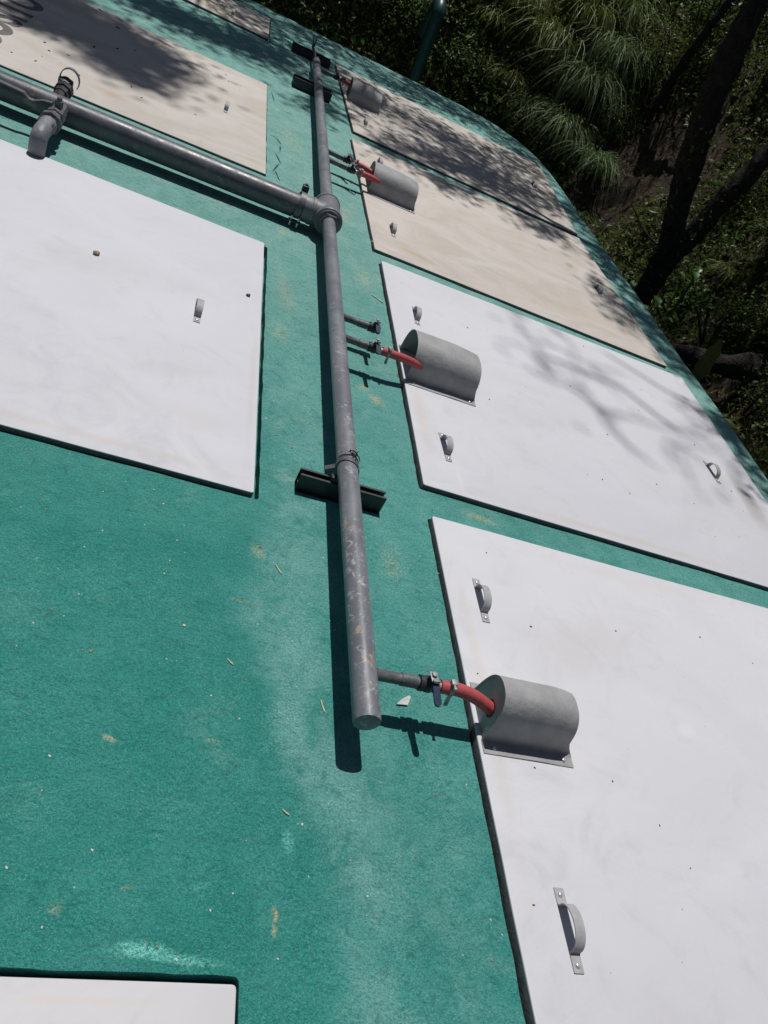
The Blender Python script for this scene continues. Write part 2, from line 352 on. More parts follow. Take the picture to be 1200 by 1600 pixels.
def smooth_path(pts, n=8):
    pts = [Vector(p) for p in pts]; out = []
    for i in range(len(pts) - 1):
        p0 = pts[max(i - 1, 0)]; p1 = pts[i]; p2 = pts[i + 1]; p3 = pts[min(i + 2, len(pts) - 1)]
        for k in range(n):
            t = k / n
            out.append(.5 * ((2 * p1) + (-p0 + p2) * t + (2 * p0 - 5 * p1 + 4 * p2 - p3) * t * t + (-p0 + 3 * p1 - 3 * p2 + p3) * t ** 3))
    out.append(pts[-1]); return out
def box(bm, lo, hi, mat=None, bev=0.0):
    r = bmesh.ops.create_cube(bm, size=1.0)
    vs = r['verts']
    for v in vs:
        v.co = Vector([lo[i] + (v.co[i] + .5) * (hi[i] - lo[i]) for i in range(3)])
    if bev:
        es = list({e for v in vs for e in v.link_edges})
        rr = bmesh.ops.bevel(bm, geom=es, offset=bev, segments=2, affect='EDGES', profile=.5)
        vs = list(set(vs) | set(rr['verts'])); vs = [v for v in vs if v.is_valid]
    if mat is not None: bmesh.ops.transform(bm, matrix=mat, verts=vs)
    return vs
def lathe(bm, axis_o, axis_d, prof, seg=32, hexa=False):
    """prof: (distance along the axis, radius)"""
    o = Vector(axis_o); d = Vector(axis_d).normalized()
    up = Vector((0, 0, 1)) if abs(d.z) < .9 else Vector((1, 0, 0)); s = d.cross(up).normalized(); u = s.cross(d)
    rings = []
    for (t, r) in prof:
        rings.append([bm.verts.new(o + d * t + (s * math.cos(2 * math.pi * k / seg) + u * math.sin(2 * math.pi * k / seg)) * r) for k in range(seg)])
    for a, b in zip(rings, rings[1:]):
        for k in range(seg): bm.faces.new((a[k], a[(k + 1) % seg], b[(k + 1) % seg], b[k]))
    bm.faces.new(list(reversed(rings[0]))); bm.faces.new(rings[-1])
    bmesh.ops.recalc_face_normals(bm, faces=bm.faces)
    return bm

# ---------------------------------------------------------------- the roof
def panel_loop(cs, rc=.012, step=.05, jit=.0, out=(0, 0, 0, 0)):
    """rounded loop of a quadrilateral given counter-clockwise; out = outward shift of each side"""
    cs = [Vector(c) for c in cs]; n = len(cs)
    if any(out):
        lines = []
        for i in range(n):
            a, b = cs[i], cs[(i + 1) % n]; t = (b - a).normalized(); nn = Vector((t.y, -t.x)) * out[i]
            lines.append((a + nn, t))
        new_c = []
        for i in range(n):
            (p, d), (q, e) = lines[i - 1], lines[i]
            k = (q - p).cross(e) / d.cross(e); new_c.append(p + d * k)
        cs = new_c
    pts = []
    for i in range(n):
        p, a, b = cs[i], cs[i - 1], cs[(i + 1) % n]
        ta = (a - p).normalized(); tb = (b - p).normalized()
        for k in range(4):
            u = k / 3; pts.append(p + ta * rc * (1 - u) ** 2 + tb * rc * u ** 2)
        L = (b - p).length - 2 * rc; m = max(1, int(L / step))
        for k in range(1, m):
            q = p + tb * (rc + L * k / m)
            if jit:
                nn = Vector((tb.y, -tb.x)); q = q + nn * jit * noise.noise(Vector((q.x * 14, q.y * 14, 1.3)))
            pts.append(q)
    return pts
# corners counter-clockwise: near-left, near-right, far-right, far-left ; sides: near, right, far, left
PAN = {
    'r4': dict(c=[(1.082, -.12), (3.27, -.14), (3.27, 1.950), (1.075, 1.943)], z=.021, gap=(.005, .004, .003, .009), m='pw1'),
    'r3': dict(c=[(1.066, 2.111), (3.272, 2.094), (3.293, 4.104), (1.079, 4.063)], z=.021, gap=(.006, .003, .003, .010), m='pw2'),
    'r2': dict(c=[(1.052, 4.202), (3.220, 4.204), (3.207, 6.301), (1.036, 6.226)], z=.018, gap=(.006, .003, .003, .010), m='b2'),
    'r1': dict(c=[(1.065, 6.428), (3.221, 6.383), (3.400, 8.43), (1.009, 8.541)], z=.020, gap=(.008, .003, .004, .012), m='b1'),
    'l3': dict(c=[(-1.80, 1.825), (.421, 1.812), (.402, 3.700), (-1.80, 3.745)], z=.020, gap=(.006, .021, .003, .004), m='pw3'),
    'l2': dict(c=[(-1.80, 4.665), (.386, 4.688), (.345, 6.655), (-1.80, 6.645)], z=.012, gap=(.008, .006, .003, .004), m='b3'),
    'l1': dict(c=[(-1.80, 8.22), (.319, 8.216), (.311, 9.137), (-1.80, 9.17)], z=.020, gap=(.008, .016, .004, .004), m='b1'),
    'bl': dict(c=[(-1.80, -1.50), (.452, -1.50), (.447, .454), (-1.80, .452)], z=-.003, gap=(.006, .002, .010, .006), m='pw4'),
}
def roof_z(x, y):
    z = .0045 * noise.noise(Vector((x * 1.3, y * 1.3, 0))) + .0022 * noise.noise(Vector((x * 4.5, y * 4.5, 3)))
    # swell of plaster around the near hatch on the left
    z += .005 * math.exp(-((y - .52) / .10) ** 2) * (1 / (1 + math.exp((x - .50) / .03)))
    return z
def inside(p, poly):
    c = False; n = len(poly); x, y = p
    for i in range(n):
        x1, y1 = poly[i][0], poly[i][1]; x2, y2 = poly[i - 1][0], poly[i - 1][1]
        if (y1 > y) != (y2 > y) and x < (x2 - x1) * (y - y1) / (y2 - y1) + x1: c = not c
    return c
def roof_outline():
    pts = [(3.485, -2.6), (3.49, 2.0), (3.505, 4.2), (3.52, 6.6), (3.545, 7.9)]
    pts += [(3.545, 8.35), (3.50, 8.85), (3.36, 9.25), (3.12, 9.52), (2.75, 9.68), (2.3, 9.74)]
    pts += [(.9, 9.75), (-1.4, 9.76), (-1.8, 9.6), (-2.03, 9.2), (-2.05, 8.6), (-2.05, -2.6)]
    out = []
    for i, p in enumerate(pts):
        a = Vector(p); b = Vector(pts[(i + 1) % len(pts)]); m = max(1, int((b - a).length / .1))
        for k in range(m): out.append(a.lerp(b, k / m))
    return out
OUTL = roof_outline()
def make_roof():
    loops = {k: panel_loop(v['c'], .014, .035, .004, v['gap']) for k, v in PAN.items()}
    verts = []; edges = []
    def addloop(l):
        s = len(verts); verts.extend(Vector((p[0], p[1])) for p in l); m = len(l)
        edges.extend((s + i, s + (i + 1) % m) for i in range(m)); return (s, m)
    ol = addloop(OUTL); hl = {k: addloop(l) for k, l in loops.items()}
    rnd = random.Random(3)
    polys = list(loops.values())
    bbs = [(min(p[0] for p in l) - .02, max(p[0] for p in l) + .02, min(p[1] for p in l) - .02, max(p[1] for p in l) + .02) for l in polys]
    y = -2.55
    while y < 9.7:
        st = .07 if y < 3.5 else .11
        x = -2.0
        while x < 3.47:
            px, py = x + rnd.uniform(-.3, .3) * st, y + rnd.uniform(-.3, .3) * st
            if not any(a < px < b and c < py < d for a, b, c, d in bbs) and inside((px, py), OUTL): verts.append(Vector((px, py)))
            x += st
        y += st
    vo, eo, fo, _, _, _ = delaunay_2d_cdt(verts, edges, [], 0, 1e-5)
    bm = bmesh.new(); bv = [bm.verts.new((v.x, v.y, 0)) for v in vo]
    for f in fo:
        cx = sum(vo[i].x for i in f) / len(f); cy = sum(vo[i].y for i in f) / len(f)
        if not inside((cx, cy), OUTL): continue
        if any(a < cx < b and c < cy < d and inside((cx, cy), l) for (a, b, c, d), l in zip(bbs, polys)): continue
        bm.faces.new([bv[i] for i in f])
    for v in bm.verts: v.co.z = roof_z(v.co.x, v.co.y)
    bmesh.ops.recalc_face_normals(bm, faces=bm.faces)
    if bm.faces[0].normal.z < 0: bmesh.ops.reverse_faces(bm, faces=bm.faces)
    loose = [v for v in bm.verts if not v.link_faces]; bmesh.ops.delete(bm, geom=loose, context='VERTS')
    # soften and drop the rims
    be = [e for e in bm.edges if len(e.link_faces) == 1]
    outer = []; inner = []
    for e in be:
        m = (e.verts[0].co + e.verts[1].co) / 2
        near = any(a - .06 < m.x < b + .06 and c - .06 < m.y < d + .06 for a, b, c, d in bbs) and (-2.0 < m.x < 3.44 and m.y < 9.4)
        (inner if near else outer).append(e)
    r = bmesh.ops.extrude_edge_only(bm, edges=inner)
    for v in [g for g in r['geom'] if isinstance(g, bmesh.types.BMVert)]: v.co.z = -.045
    prev = outer; cx, cy = .72, 4.0
    for dz, off in ((-.006, .012), (-.02, .022), (-.05, .027), (-2.6, .03)):
        r = bmesh.ops.extrude_edge_only(bm, edges=prev)
        vs = [g for g in r['geom'] if isinstance(g, bmesh.types.BMVert)]
        for v in vs:
            d = Vector((v.co.x - cx, (v.co.y - cy) * .45)); 
            n2 = Vector((1 if v.co.x > 3.3 else (-1 if v.co.x < -1.9 else 0), 1 if v.co.y > 9.3 else (-1 if v.co.y < -2.5 else 0)))
            n2 = n2.normalized() if n2.length else d.normalized()
            v.co.x += n2.x * .006; v.co.y += n2.y * .006
            v.co.z = (dz if dz > -1 else dz) + (0 if dz < -1 else roof_z(v.co.x, v.co.y))
        prev = [g for g in r['geom'] if isinstance(g, bmesh.types.BMEdge) and len(g.link_faces) == 1 and all(vv in set(vs) for vv in g.verts)]
    # groove floors
    for l in polys:
        c = bm.faces.new([bm.verts.new((p[0], p[1], -.044)) for p in l])
        c.normal_update()
        if c.normal.z < 0: c.normal_flip()
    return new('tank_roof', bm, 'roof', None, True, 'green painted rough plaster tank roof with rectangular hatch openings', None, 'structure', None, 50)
roof = make_roof()

# ---------------------------------------------------------------- hatch covers with handles and hoods
def slab_mesh(name, v, origin):
    l = panel_loop(v['c'], .010, .12, .0015)
    bm = bmesh.new(); z = v['z']
    rings = []
    cen = Vector((sum(p[0] for p in l) / len(l), sum(p[1] for p in l) / len(l)))
    for (ins, zz) in ((.0, -.035), (0, z - .004), (.0012, z - .0012), (.004, z)):
        rg = []
        for i, p in enumerate(l):
            a, b = Vector(l[i - 1]), Vector(l[(i + 1) % len(l)]); t = (b - a).normalized(); nn = Vector((-t.y, t.x))
            q = Vector(p) + nn * ins
            rg.append(bm.verts.new((q.x, q.y, zz)))
        rings.append(rg)
    for i_, (a, b) in enumerate(zip(rings, rings[1:])):
        for k in range(len(l)):
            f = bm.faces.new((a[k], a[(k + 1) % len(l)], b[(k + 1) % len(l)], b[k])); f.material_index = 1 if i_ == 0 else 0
    bm.faces.new(rings[-1])
    at0(bm, origin)
    return bm

def handle_meshes():
    """strap handle along y, feet at both ends, centred on the origin; returns strap mesh and screw mesh"""
    wd = .0135; th = .0028
    prof = [(-.092, 0), (-.056, 0), (-.053, .0008), (-.050, .004)]
    for k in range(0, 17):
        a = math.pi * (1 - k / 16)
        prof.append((.049 * math.cos(a), .006 + .036 * math.sin(a) ** .85 if 0 < k < 16 else .006))
    prof += [(.050, .004), (.053, .0008), (.056, 0), (.092, 0)]
    bm = bmesh.new(); lo = []; hi = []
    fr = frames([(0, y, z) for y, z in prof])
    for (p, t, s, u) in fr:
        nrm = Vector((0, -t.z, t.y))
        lo.append([bm.verts.new(p + Vector((sx * wd, 0, 0))) for sx in (-1, 1)])
        hi.append([bm.verts.new(p + Vector((sx * wd, 0, 0)) + nrm * th) for sx in (-1, 1)])
    for i in range(len(prof) - 1):
        bm.faces.new((hi[i][0], hi[i][1], hi[i + 1][1], hi[i + 1][0])); bm.faces.new((lo[i][1], lo[i][0], lo[i + 1][0], lo[i + 1][1]))
        for k in (0, 1): bm.faces.new((lo[i][k], hi[i][k], hi[i + 1][k], lo[i + 1][k]) if k == 0 else (hi[i][k], lo[i][k], lo[i + 1][k], hi[i + 1][k]))
    bm.faces.new((lo[0][0], lo[0][1], hi[0][1], hi[0][0])); bm.faces.new((lo[-1][1], lo[-1][0], hi[-1][0], hi[-1][1]))
    bmesh.ops.recalc_face_normals(bm, faces=bm.faces)
    me = bpy.data.meshes.new('handle'); bm.to_mesh(me); bm.free(); me.materials.append(MAT['handle'])
    for p in me.polygons: p.use_smooth = True
    try: me.set_sharp_from_angle(angle=R(40))
    except Exception: pass
    b2 = bmesh.new(); lathe(b2, (0, 0, 0), (0, 0, 1), [(0, .0068), (.0012, .0068), (.0032, .0052), (.0042, .003), (.0040, .0012)], 14)
    m2 = bpy.data.meshes.new('screw'); b2.to_mesh(m2); b2.free(); m2.materials.append(MAT['rivet'])
    for p in m2.polygons: p.use_smooth = True
    return me, m2
H_ME, S_ME = handle_meshes()
def add_handle(parent, x, y, z, rz=0.0, label=None, sc=1.0, bend=0):
    o = bpy.data.objects.new('handle', H_ME); COL.objects.link(o); o.parent = parent
    o.location = Vector((x, y, z)) - Vector(parent.location); o.rotation_euler = (0, R(bend), rz); o.scale = (1, sc, 1)
    if label: o['label'] = label
    for sy in (-.076, .076):
        s = bpy.data.objects.new('screw', S_ME); COL.objects.link(s); s.parent = o; s.location = (0, sy, .0028)
    return o

def hood_mesh(length, yc, hw, height, closed, origin, x0, z0, fl=.040, seed=0, rz=0.0, shear=.065):
    """arched hood along x with flanges, left end at x0; closed: end wall with a hose hole"""
    bm = bmesh.new(); th = .006; N = 26
    def prof(t, grow=0.0):
        # t 0..1 around the arch from the near foot to the far foot
        a = math.pi * t; c = math.cos(a); s_ = math.sin(a)
        e = .80
        yy = -(hw - grow) * (abs(c) ** e) * (1 if c > 0 else -1)
        zz = (height - grow) * (abs(s_) ** .72)
        return yy, zz
    pts_o = [prof(k / N) for k in range(N + 1)]; pts_i = [prof(k / N, th) for k in range(N + 1)]
    pts_o = [(a, max(b, .018)) for a, b in pts_o]; pts_i = [(a, max(b, .016)) for a, b in pts_i]
    M_ = 12
    def P(x, y, z):
        f_ = max(0, (x - x0) / length); x = x - shear * f_ * min(1, max(0, z - .006) / .05) ** .8 - .022 * f_ ** 2 * (max(0, z - .05) / height) ** 1.3 + (.006 * (1 - f_) * z / height if closed else 0)
        z = z * (1 - .07 * f_ ** 6) if z > .02 else z
        jx = .0022 * noise.noise(Vector((x * 11 + seed, y * 11, z * 11)))
        return Vector((x, yc + y + jx, z0 + z + jx))
    xs = [x0 + length * i / M_ for i in range(M_ + 1)]
    # outer strips including flange
    rows = []
    for i, x in enumerate(xs):
        f = i / M_
        sh = .012 * (1 - f) if closed else 0
        row = [P(x, -hw - fl, .0035), P(x, -hw - .016, .0035), P(x, -hw - .005, .0065), P(x, -hw - .0005, .014)]
        xe = x
        row += [P(xe + (.012 * math.sin(math.pi * k / N) if i == M_ else 0), a * (1 if i else .99), b) for k, (a, b) in enumerate(pts_o) if 0 < k < N]
        row += [P(x, hw + .0005, .014), P(x, hw + .005, .0065), P(x, hw + .016, .0035), P(x, hw + fl * .8, .0035)]
        rows.append([bm.verts.new(p) for p in row])
    for a, b in zip(rows, rows[1:]):
        for k in range(len(a) - 1): bm.faces.new((a[k], b[k], b[k + 1], a[k + 1]))
    # inner shell, joined along the two open ends
    inn = []
    for i, x in enumerate(xs):
        xx = x + (.0 if i not in (0, M_) else (.001 if i == 0 else -.001))
        row = [P(xx, -hw - fl, .0003), P(xx, -hw - .010, .0003), P(xx, -hw + th * .4, .002), P(xx, -hw + th, .012)]
        row += [P(xx + (.012 * math.sin(math.pi * k / N) if i == M_ else 0), a, b) for k, (a, b) in enumerate(pts_i) if 0 < k < N]
        row += [P(xx, hw - th, .012), P(xx, hw - th * .4, .002), P(xx, hw + .010, .0003), P(xx, hw + fl * .8, .0003)]
        inn.append([bm.verts.new(p) for p in row])
    for a, b in zip(inn, inn[1:]):
        for k in range(len(a) - 1): bm.faces.new((a[k], a[k + 1], b[k + 1], b[k]))
    for a, b, fl_ in ((rows[0], inn[0], 0), (rows[-1], inn[-1], 1)):
        for k in range(len(a) - 1): bm.faces.new((a[k], a[k + 1], b[k + 1], b[k]) if not fl_ else (b[k], b[k + 1], a[k + 1], a[k]))
    for r_, n_ in ((rows, inn),):
        for i in range(M_):
            bm.faces.new((r_[i][0], n_[i][0], n_[i + 1][0], r_[i + 1][0])); bm.faces.new((r_[i + 1][-1], n_[i + 1][-1], n_[i][-1], r_[i][-1]))
    if closed:
        # end wall with a round hole low at its middle
        hx = x0 + .004; hy, hz, hr = -.015, .062, .025; S = 32
        out_r = []; in_r = []
        for k in range(S):
            a = 2 * math.pi * k / S
            d = Vector((math.cos(a), math.sin(a)))
            lo_, hi_ = 0, .3
            for _ in range(24):
                m_ = (lo_ + hi_) / 2; yy, zz = hy + d.x * m_, hz + d.y * m_
                ok = zz > .0 and abs(yy) < hw - .003 and zz < (height - .003) * (max(0, 1 - (abs(yy) / (hw - .003)) ** 2.5)) ** .36
                if ok: lo_ = m_
                else: hi_ = m_
            out_r.append(P(hx, hy + d.x * lo_, max(hz + d.y * lo_, 0.001))); in_r.append(P(hx + .001, hy + d.x * hr, hz + d.y * hr))
        ov = [bm.verts.new(p) for p in out_r]; iv = [bm.verts.new(p) for p in in_r]; iv2 = [bm.verts.new(p + Vector((.007, 0, 0))) for p in in_r]
        ov2 = [bm.verts.new(p + Vector((.007, 0, 0))) for p in out_r]
        for k in range(S):
            j = (k + 1) % S
            bm.faces.new((ov[k], ov[j], iv[j], iv[k])); bm.faces.new((iv[k], iv[j], iv2[j], iv2[k])); bm.faces.new((iv2[k], iv2[j], ov2[j], ov2[k]))
    bmesh.ops.recalc_face_normals(bm, faces=bm.faces)
    if rz:
        bmesh.ops.rotate(bm, cent=(x0, yc, 0), matrix=Matrix.Rotation(rz, 3, 'Z'), verts=bm.verts)
    at0(bm, origin)
    return bm
def add_hood(parent, length, yc, hw, h, closed, x0, z0, seed, rz=0.0, label=None):
    o = new('hose_hood', hood_mesh(length, yc, hw, h, closed, parent.location, x0, z0, seed=seed, rz=rz, shear=.036 if closed else .020), 'hood', parent, True, label, angle=50)
    for fx in (.035, length - .03):
        for sy in (-1, 1):
            s = bpy.data.objects.new('screw', S_ME); COL.objects.link(s); s.parent = o
            p = Vector((fx, sy * (hw + .022) - (0 if sy < 0 else .006), 0)); p.rotate(Matrix.Rotation(rz, 3, 'Z'))
            s.location = Vector((x0, yc, z0 + .0036)) + p - Vector(parent.location)
    return o

HATCH = {}
LBL = {
    'r4': 'nearest pale grey hatch cover on the right with a closed-end grey hose hood',
    'r3': 'pale grey hatch cover right of the pipe with an open arched hood, second nearest',
    'r2': 'beige hatch cover whose hood takes in two red hoses, third on the right',
    'r1': 'farthest hatch cover on the right, beige and dappled by leaf shade',
    'l3': 'large pale grey hatch cover left of the pipe in front of the thick cross pipe',
    'l2': 'beige hatch cover with dark lettering behind the thick cross pipe',
    'l1': 'narrow farthest hatch cover on the left, mostly shaded, at the roof end',
    'bl': 'pale hatch cover at the lower left corner, sunk level with the green plaster',
}
for k, v in PAN.items():
    cx = sum(p[0] for p in v['c']) / 4; cy = sum(p[1] for p in v['c']) / 4
    t = empty('hatch_cover', (cx, cy, 0), LBL[k], 'hatch', 'hatch covers on the tank roof')
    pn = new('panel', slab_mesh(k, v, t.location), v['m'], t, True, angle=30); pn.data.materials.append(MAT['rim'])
    HATCH[k] = t
def hz(k): return PAN[k]['z']
add_handle(HATCH['r4'], 1.222, .582, hz('r4') + .0003)
add_handle(HATCH['r4'], 1.199, 1.578, hz('r4') + .0003, .01)
add_handle(HATCH['r4'], 2.96, .6, hz('r4') + .0003); add_handle(HATCH['r4'], 2.96, 1.6, hz('r4') + .0003)
add_handle(HATCH['r3'], 1.205, 2.40, hz('r3') + .0003, .03)
add_handle(HATCH['r3'], 1.222, 3.515, hz('r3') + .0003, -.02)
add_handle(HATCH['r3'], 2.945, 2.965, hz('r3') + .0003, .04)
add_handle(HATCH['r2'], 1.205, 4.60, hz('r2') + .0003)
add_handle(HATCH['r2'], 1.235, 5.86, hz('r2') + .0003)
add_handle(HATCH['r2'], 2.975, 5.12, hz('r2') + .0003, .03)
add_handle(HATCH['r1'], 1.19, 6.80, hz('r1') + .0003, -.05)
add_handle(HATCH['r1'], 3.02, 7.36, hz('r1') + .0003)
add_handle(HATCH['l3'], .150, 2.815, hz('l3') + .0003, .02)
add_handle(HATCH['l2'], .085, 5.60, hz('l2') + .0003)
add_handle(HATCH['l1'], -.045, 8.52, hz('l1') + .0003)
add_hood(HATCH['r4'], .292, 1.128, .077, .147, True, 1.088, hz('r4'), 1, -.005, 'grey hose hood with its end wall closed round the hose')
add_hood(HATCH['r3'], .352, 2.972, .130, .158, False, 1.080, hz('r3'), 5, .005)
add_hood(HATCH['r2'], .350, 5.262, .130, .158, False, 1.080, hz('r2'), 9, -.02)
add_hood(HATCH['r1'], .310, 7.44, .135, .158, False, 1.060, hz('r1'), 13, -.02)

def lettering(txt, size, x, y, z, parent, spacing=1.0, offset=.012):
    cu = bpy.data.curves.new('lettering', 'FONT'); cu.body = txt; cu.size = size; cu.extrude = .0004; cu.space_character = spacing; cu.offset = offset
    tmp = bpy.data.objects.new('tmp', cu); COL.objects.link(tmp)
    bpy.context.view_layer.update()
    me = bpy.data.meshes.new_from_object(tmp.evaluated_get(bpy.context.evaluated_depsgraph_get()))
    bpy.data.objects.remove(tmp); me.name = 'lettering'
    me.materials.clear(); me.materials.append(MAT['letter'])
    # baseline runs along +y, tops point towards -x
    me.transform(Matrix.Translation(Vector((x, y, z)) - Vector(parent.location)) @ Matrix.Rotation(R(90), 4, 'Z'))
    o = bpy.data.objects.new('lettering', me); COL.objects.link(o); o.parent = parent
    o['label'] = 'dark grey stencilled capital letters'
    return o
lettering('COSITO', .34, -1.17, 4.86, hz('l2') + .0006, HATCH['l2'], 1.0)
lettering('O', .40, -.12, 8.58, hz('l1') + .0006, HATCH['l1'])

# ---------------------------------------------------------------- collector pipe
def pipe_x(y): return .700 + .0076 * (y - 1)
def pipe_z(y): return .121 - .0030 * (y - 1)
cp = empty('collector_pipe', (.72, 4.2, 0), 'long thin grey pipe running up the middle of the green roof', 'pipe')
PB = cp.location.copy()
bm = bmesh.new()
ys = [.9745, .9765, .983] + [1.2 + .4 * i for i in range(17)] + [7.80, 7.845, 7.853]
rr = [.029, .0335, .0350] + [.0350] * 17 + [.0350, .033, .028]
tube(bm, [(pipe_x(y), y, pipe_z(y)) for y in ys], rr, 40); at0(bm, PB)
new('pipe', bm, 'pipe', cp, True, angle=50)
bm = bmesh.new(); tube(bm, [(.748, 7.85, .10), (.742, 8.1, .10), (.738, 8.45, .085)], .013, 12)
tube(bm, [(.738, 8.40, .085), (.728, 8.62, .15)], [.010, .003], 8); tube(bm, [(.740, 8.40, .085), (.765, 8.60, .15)], [.010, .003], 8)
at0(bm, PB); new('split_rod', bm, 'dark', cp)
# strap over the near support with twisted wire
bm = bmesh.new(); y0 = 1.945; px, pz = pipe_x(y0), pipe_z(y0); rows = []
path = [(-.062, -.040)] + [(-.0375 * math.cos(a), .0375 * math.sin(a)) for a in [R(-20 + 220 * k / 16) for k in range(17)]] + [(.060, -.040)]
for k, (dx, dz) in enumerate(path):
    sh = .012 * dx / .04
    rows.append([bm.verts.new((px + dx * (1 + e), y0 + s * .010 - sh * 1.2 + (.022 if abs(dx) < .03 else 0) * 0, pz + dz * (1 + e))) for s, e in ((-1, 0), (1, 0), (1, .035), (-1, .035))])
for a, b in zip(rows, rows[1:]):
    for k in range(4): bm.faces.new((a[k], a[(k + 1) % 4], b[(k + 1) % 4], b[k]))
bmesh.ops.recalc_face_normals(bm, faces=bm.faces); at0(bm, PB); st = new('pipe_strap', bm, 'stub', cp, True, angle=40)
bm = bmesh.new(); rnd = random.Random(5)
for (ax, ay) in ((0, 0), (.012, .004), (-.010, .003)):
    pts = [(px + .012 + ax + .006 * math.sin(k * 1.1 + ax * 90), y0 + .028 + ay + (k - 3) * .009, pz + .0385 + .0035 * math.cos(k * 2.1 + ay * 500)) for k in range(6)]
    tube(bm, smooth_path(pts, 4), .0019, 6)
tube(bm, smooth_path([(px + .0375 * math.sin(R(t)), y0 + .026 + .002 * math.sin(t * .1), pz + .0375 * math.cos(R(t))) for t in range(-90, 100, 18)], 2), .0016, 6)
tube(bm, smooth_path([(px - .012, y0 + .034, pz + .040), (px, y0 + .037, pz + .047), (px + .016, y0 + .036, pz + .043), (px + .028, y0 + .033, pz + .032)], 4), .0018, 6)
at0(bm, PB); w_ = new('wire_tie', bm, 'wire', st)

# outlets with lever valves
def outlet(y, x_len, with_lever=True, nozzle=True, zoff=0, lever_a=0.0, tag=None):
    x0 = pipe_x(y) + .028; z = pipe_z(y) - .002 + zoff
    bm = bmesh.new()
    lathe(bm, (x0, y, z), (1, 0, 0), [(0, .019), (.008, .0185), (.012, .0158), (x_len * .62, .0158), (x_len * .62 + .001, .0178), (x_len, .0178), (x_len + .001, .0150), (x_len + .01, .015)], 20)
    at0(bm, PB); s = new('outlet_pipe', bm, 'stub', cp, True, angle=35, label=tag)
    xe = x0 + x_len + .004
    bm = bmesh.new()
    lathe(bm, (xe, y, z), (1, 0, 0), [(0, .015), (.002, .0215), (.014, .0215), (.016, .0185), (.022, .0225), (.034, .0225), (.040, .0185), (.048, .0205), (.054, .0205), (.055, .013)], 8 if False else 18)
    lathe(bm, (xe + .028, y, z + .016), (0, 0, 1), [(0, .0095), (.012, .0095), (.013, .006), (.024, .006)], 12)
    at0(bm, PB); new('valve_body', bm, 'dark', s, True, angle=35)
    if with_lever:
        zt = z + .038; xc = xe + .028
        bm = bmesh.new()
        rm = Matrix.Translation((xc, y, zt)) @ Matrix.Rotation(lever_a, 4, 'Z')
        box(bm, (-.011, -.020, 0), (.011, .012, .0025), rm, .0006); 
        box(bm, (-.010, -.026, -.002), (.010, -.018, .0025), rm @ Matrix.Rotation(R(-18), 4, 'X'), .0005)
        lathe(bm, rm @ Vector((0, 0, .0026)), (0, 0, 1), [(0, .0080), (.006, .0080), (.007, .006)], 6)
        at0(bm, PB); lv = new('lever', bm, 'clamp', s, True, angle=30)
        bm = bmesh.new()
        pr = [(-.022, .0085), (-.030, .0095), (-.05, .0098), (-.066, .0105), (-.076, .009), (-.081, .004)]
        top = []; bot = []
        for (yy, hw_) in pr:
            zz = -.004 - .012 * ((-yy - .02) / .06)
            top.append([bm.verts.new(rm @ Vector((sx * hw_, yy, zz + .0035))) for sx in (-1, 1)])
            bot.append([bm.verts.new(rm @ Vector((sx * hw_ * .95, yy, zz - .003))) for sx in (-1, 1)])
        for i in range(len(pr) - 1):
            bm.faces.new((top[i][0], top[i][1], top[i + 1][1], top[i + 1][0])); bm.faces.new((bot[i][1], bot[i][0], bot[i + 1][0], bot[i + 1][1]))
            bm.faces.new((bot[i][0], top[i][0], top[i + 1][0], bot[i + 1][0])); bm.faces.new((top[i][1], bot[i][1], bot[i + 1][1], top[i + 1][1]))
        bm.faces.new((bot[0][0], bot[0][1], top[0][1], top[0][0])); bm.faces.new((top[-1][0], top[-1][1], bot[-1][1], bot[-1][0]))
        bmesh.ops.recalc_face_normals(bm, faces=bm.faces); at0(bm, PB); new('lever_sleeve', bm, 'blue', s, True, angle=40)
    xn = xe + .055
    if nozzle:
        bm = bmesh.new()
        lathe(bm, (xn, y, z), (1, 0, 0), [(0, .0125), (.010, .0125), (.011, .0155), (.018, .0155), (.019, .0118), (.030, .0118), (.055, .0112)], 18)
        at0(bm, PB); new('hose_nozzle', bm, 'brass', s, True, angle=35)
    return xn + (.022 if nozzle else 0), z
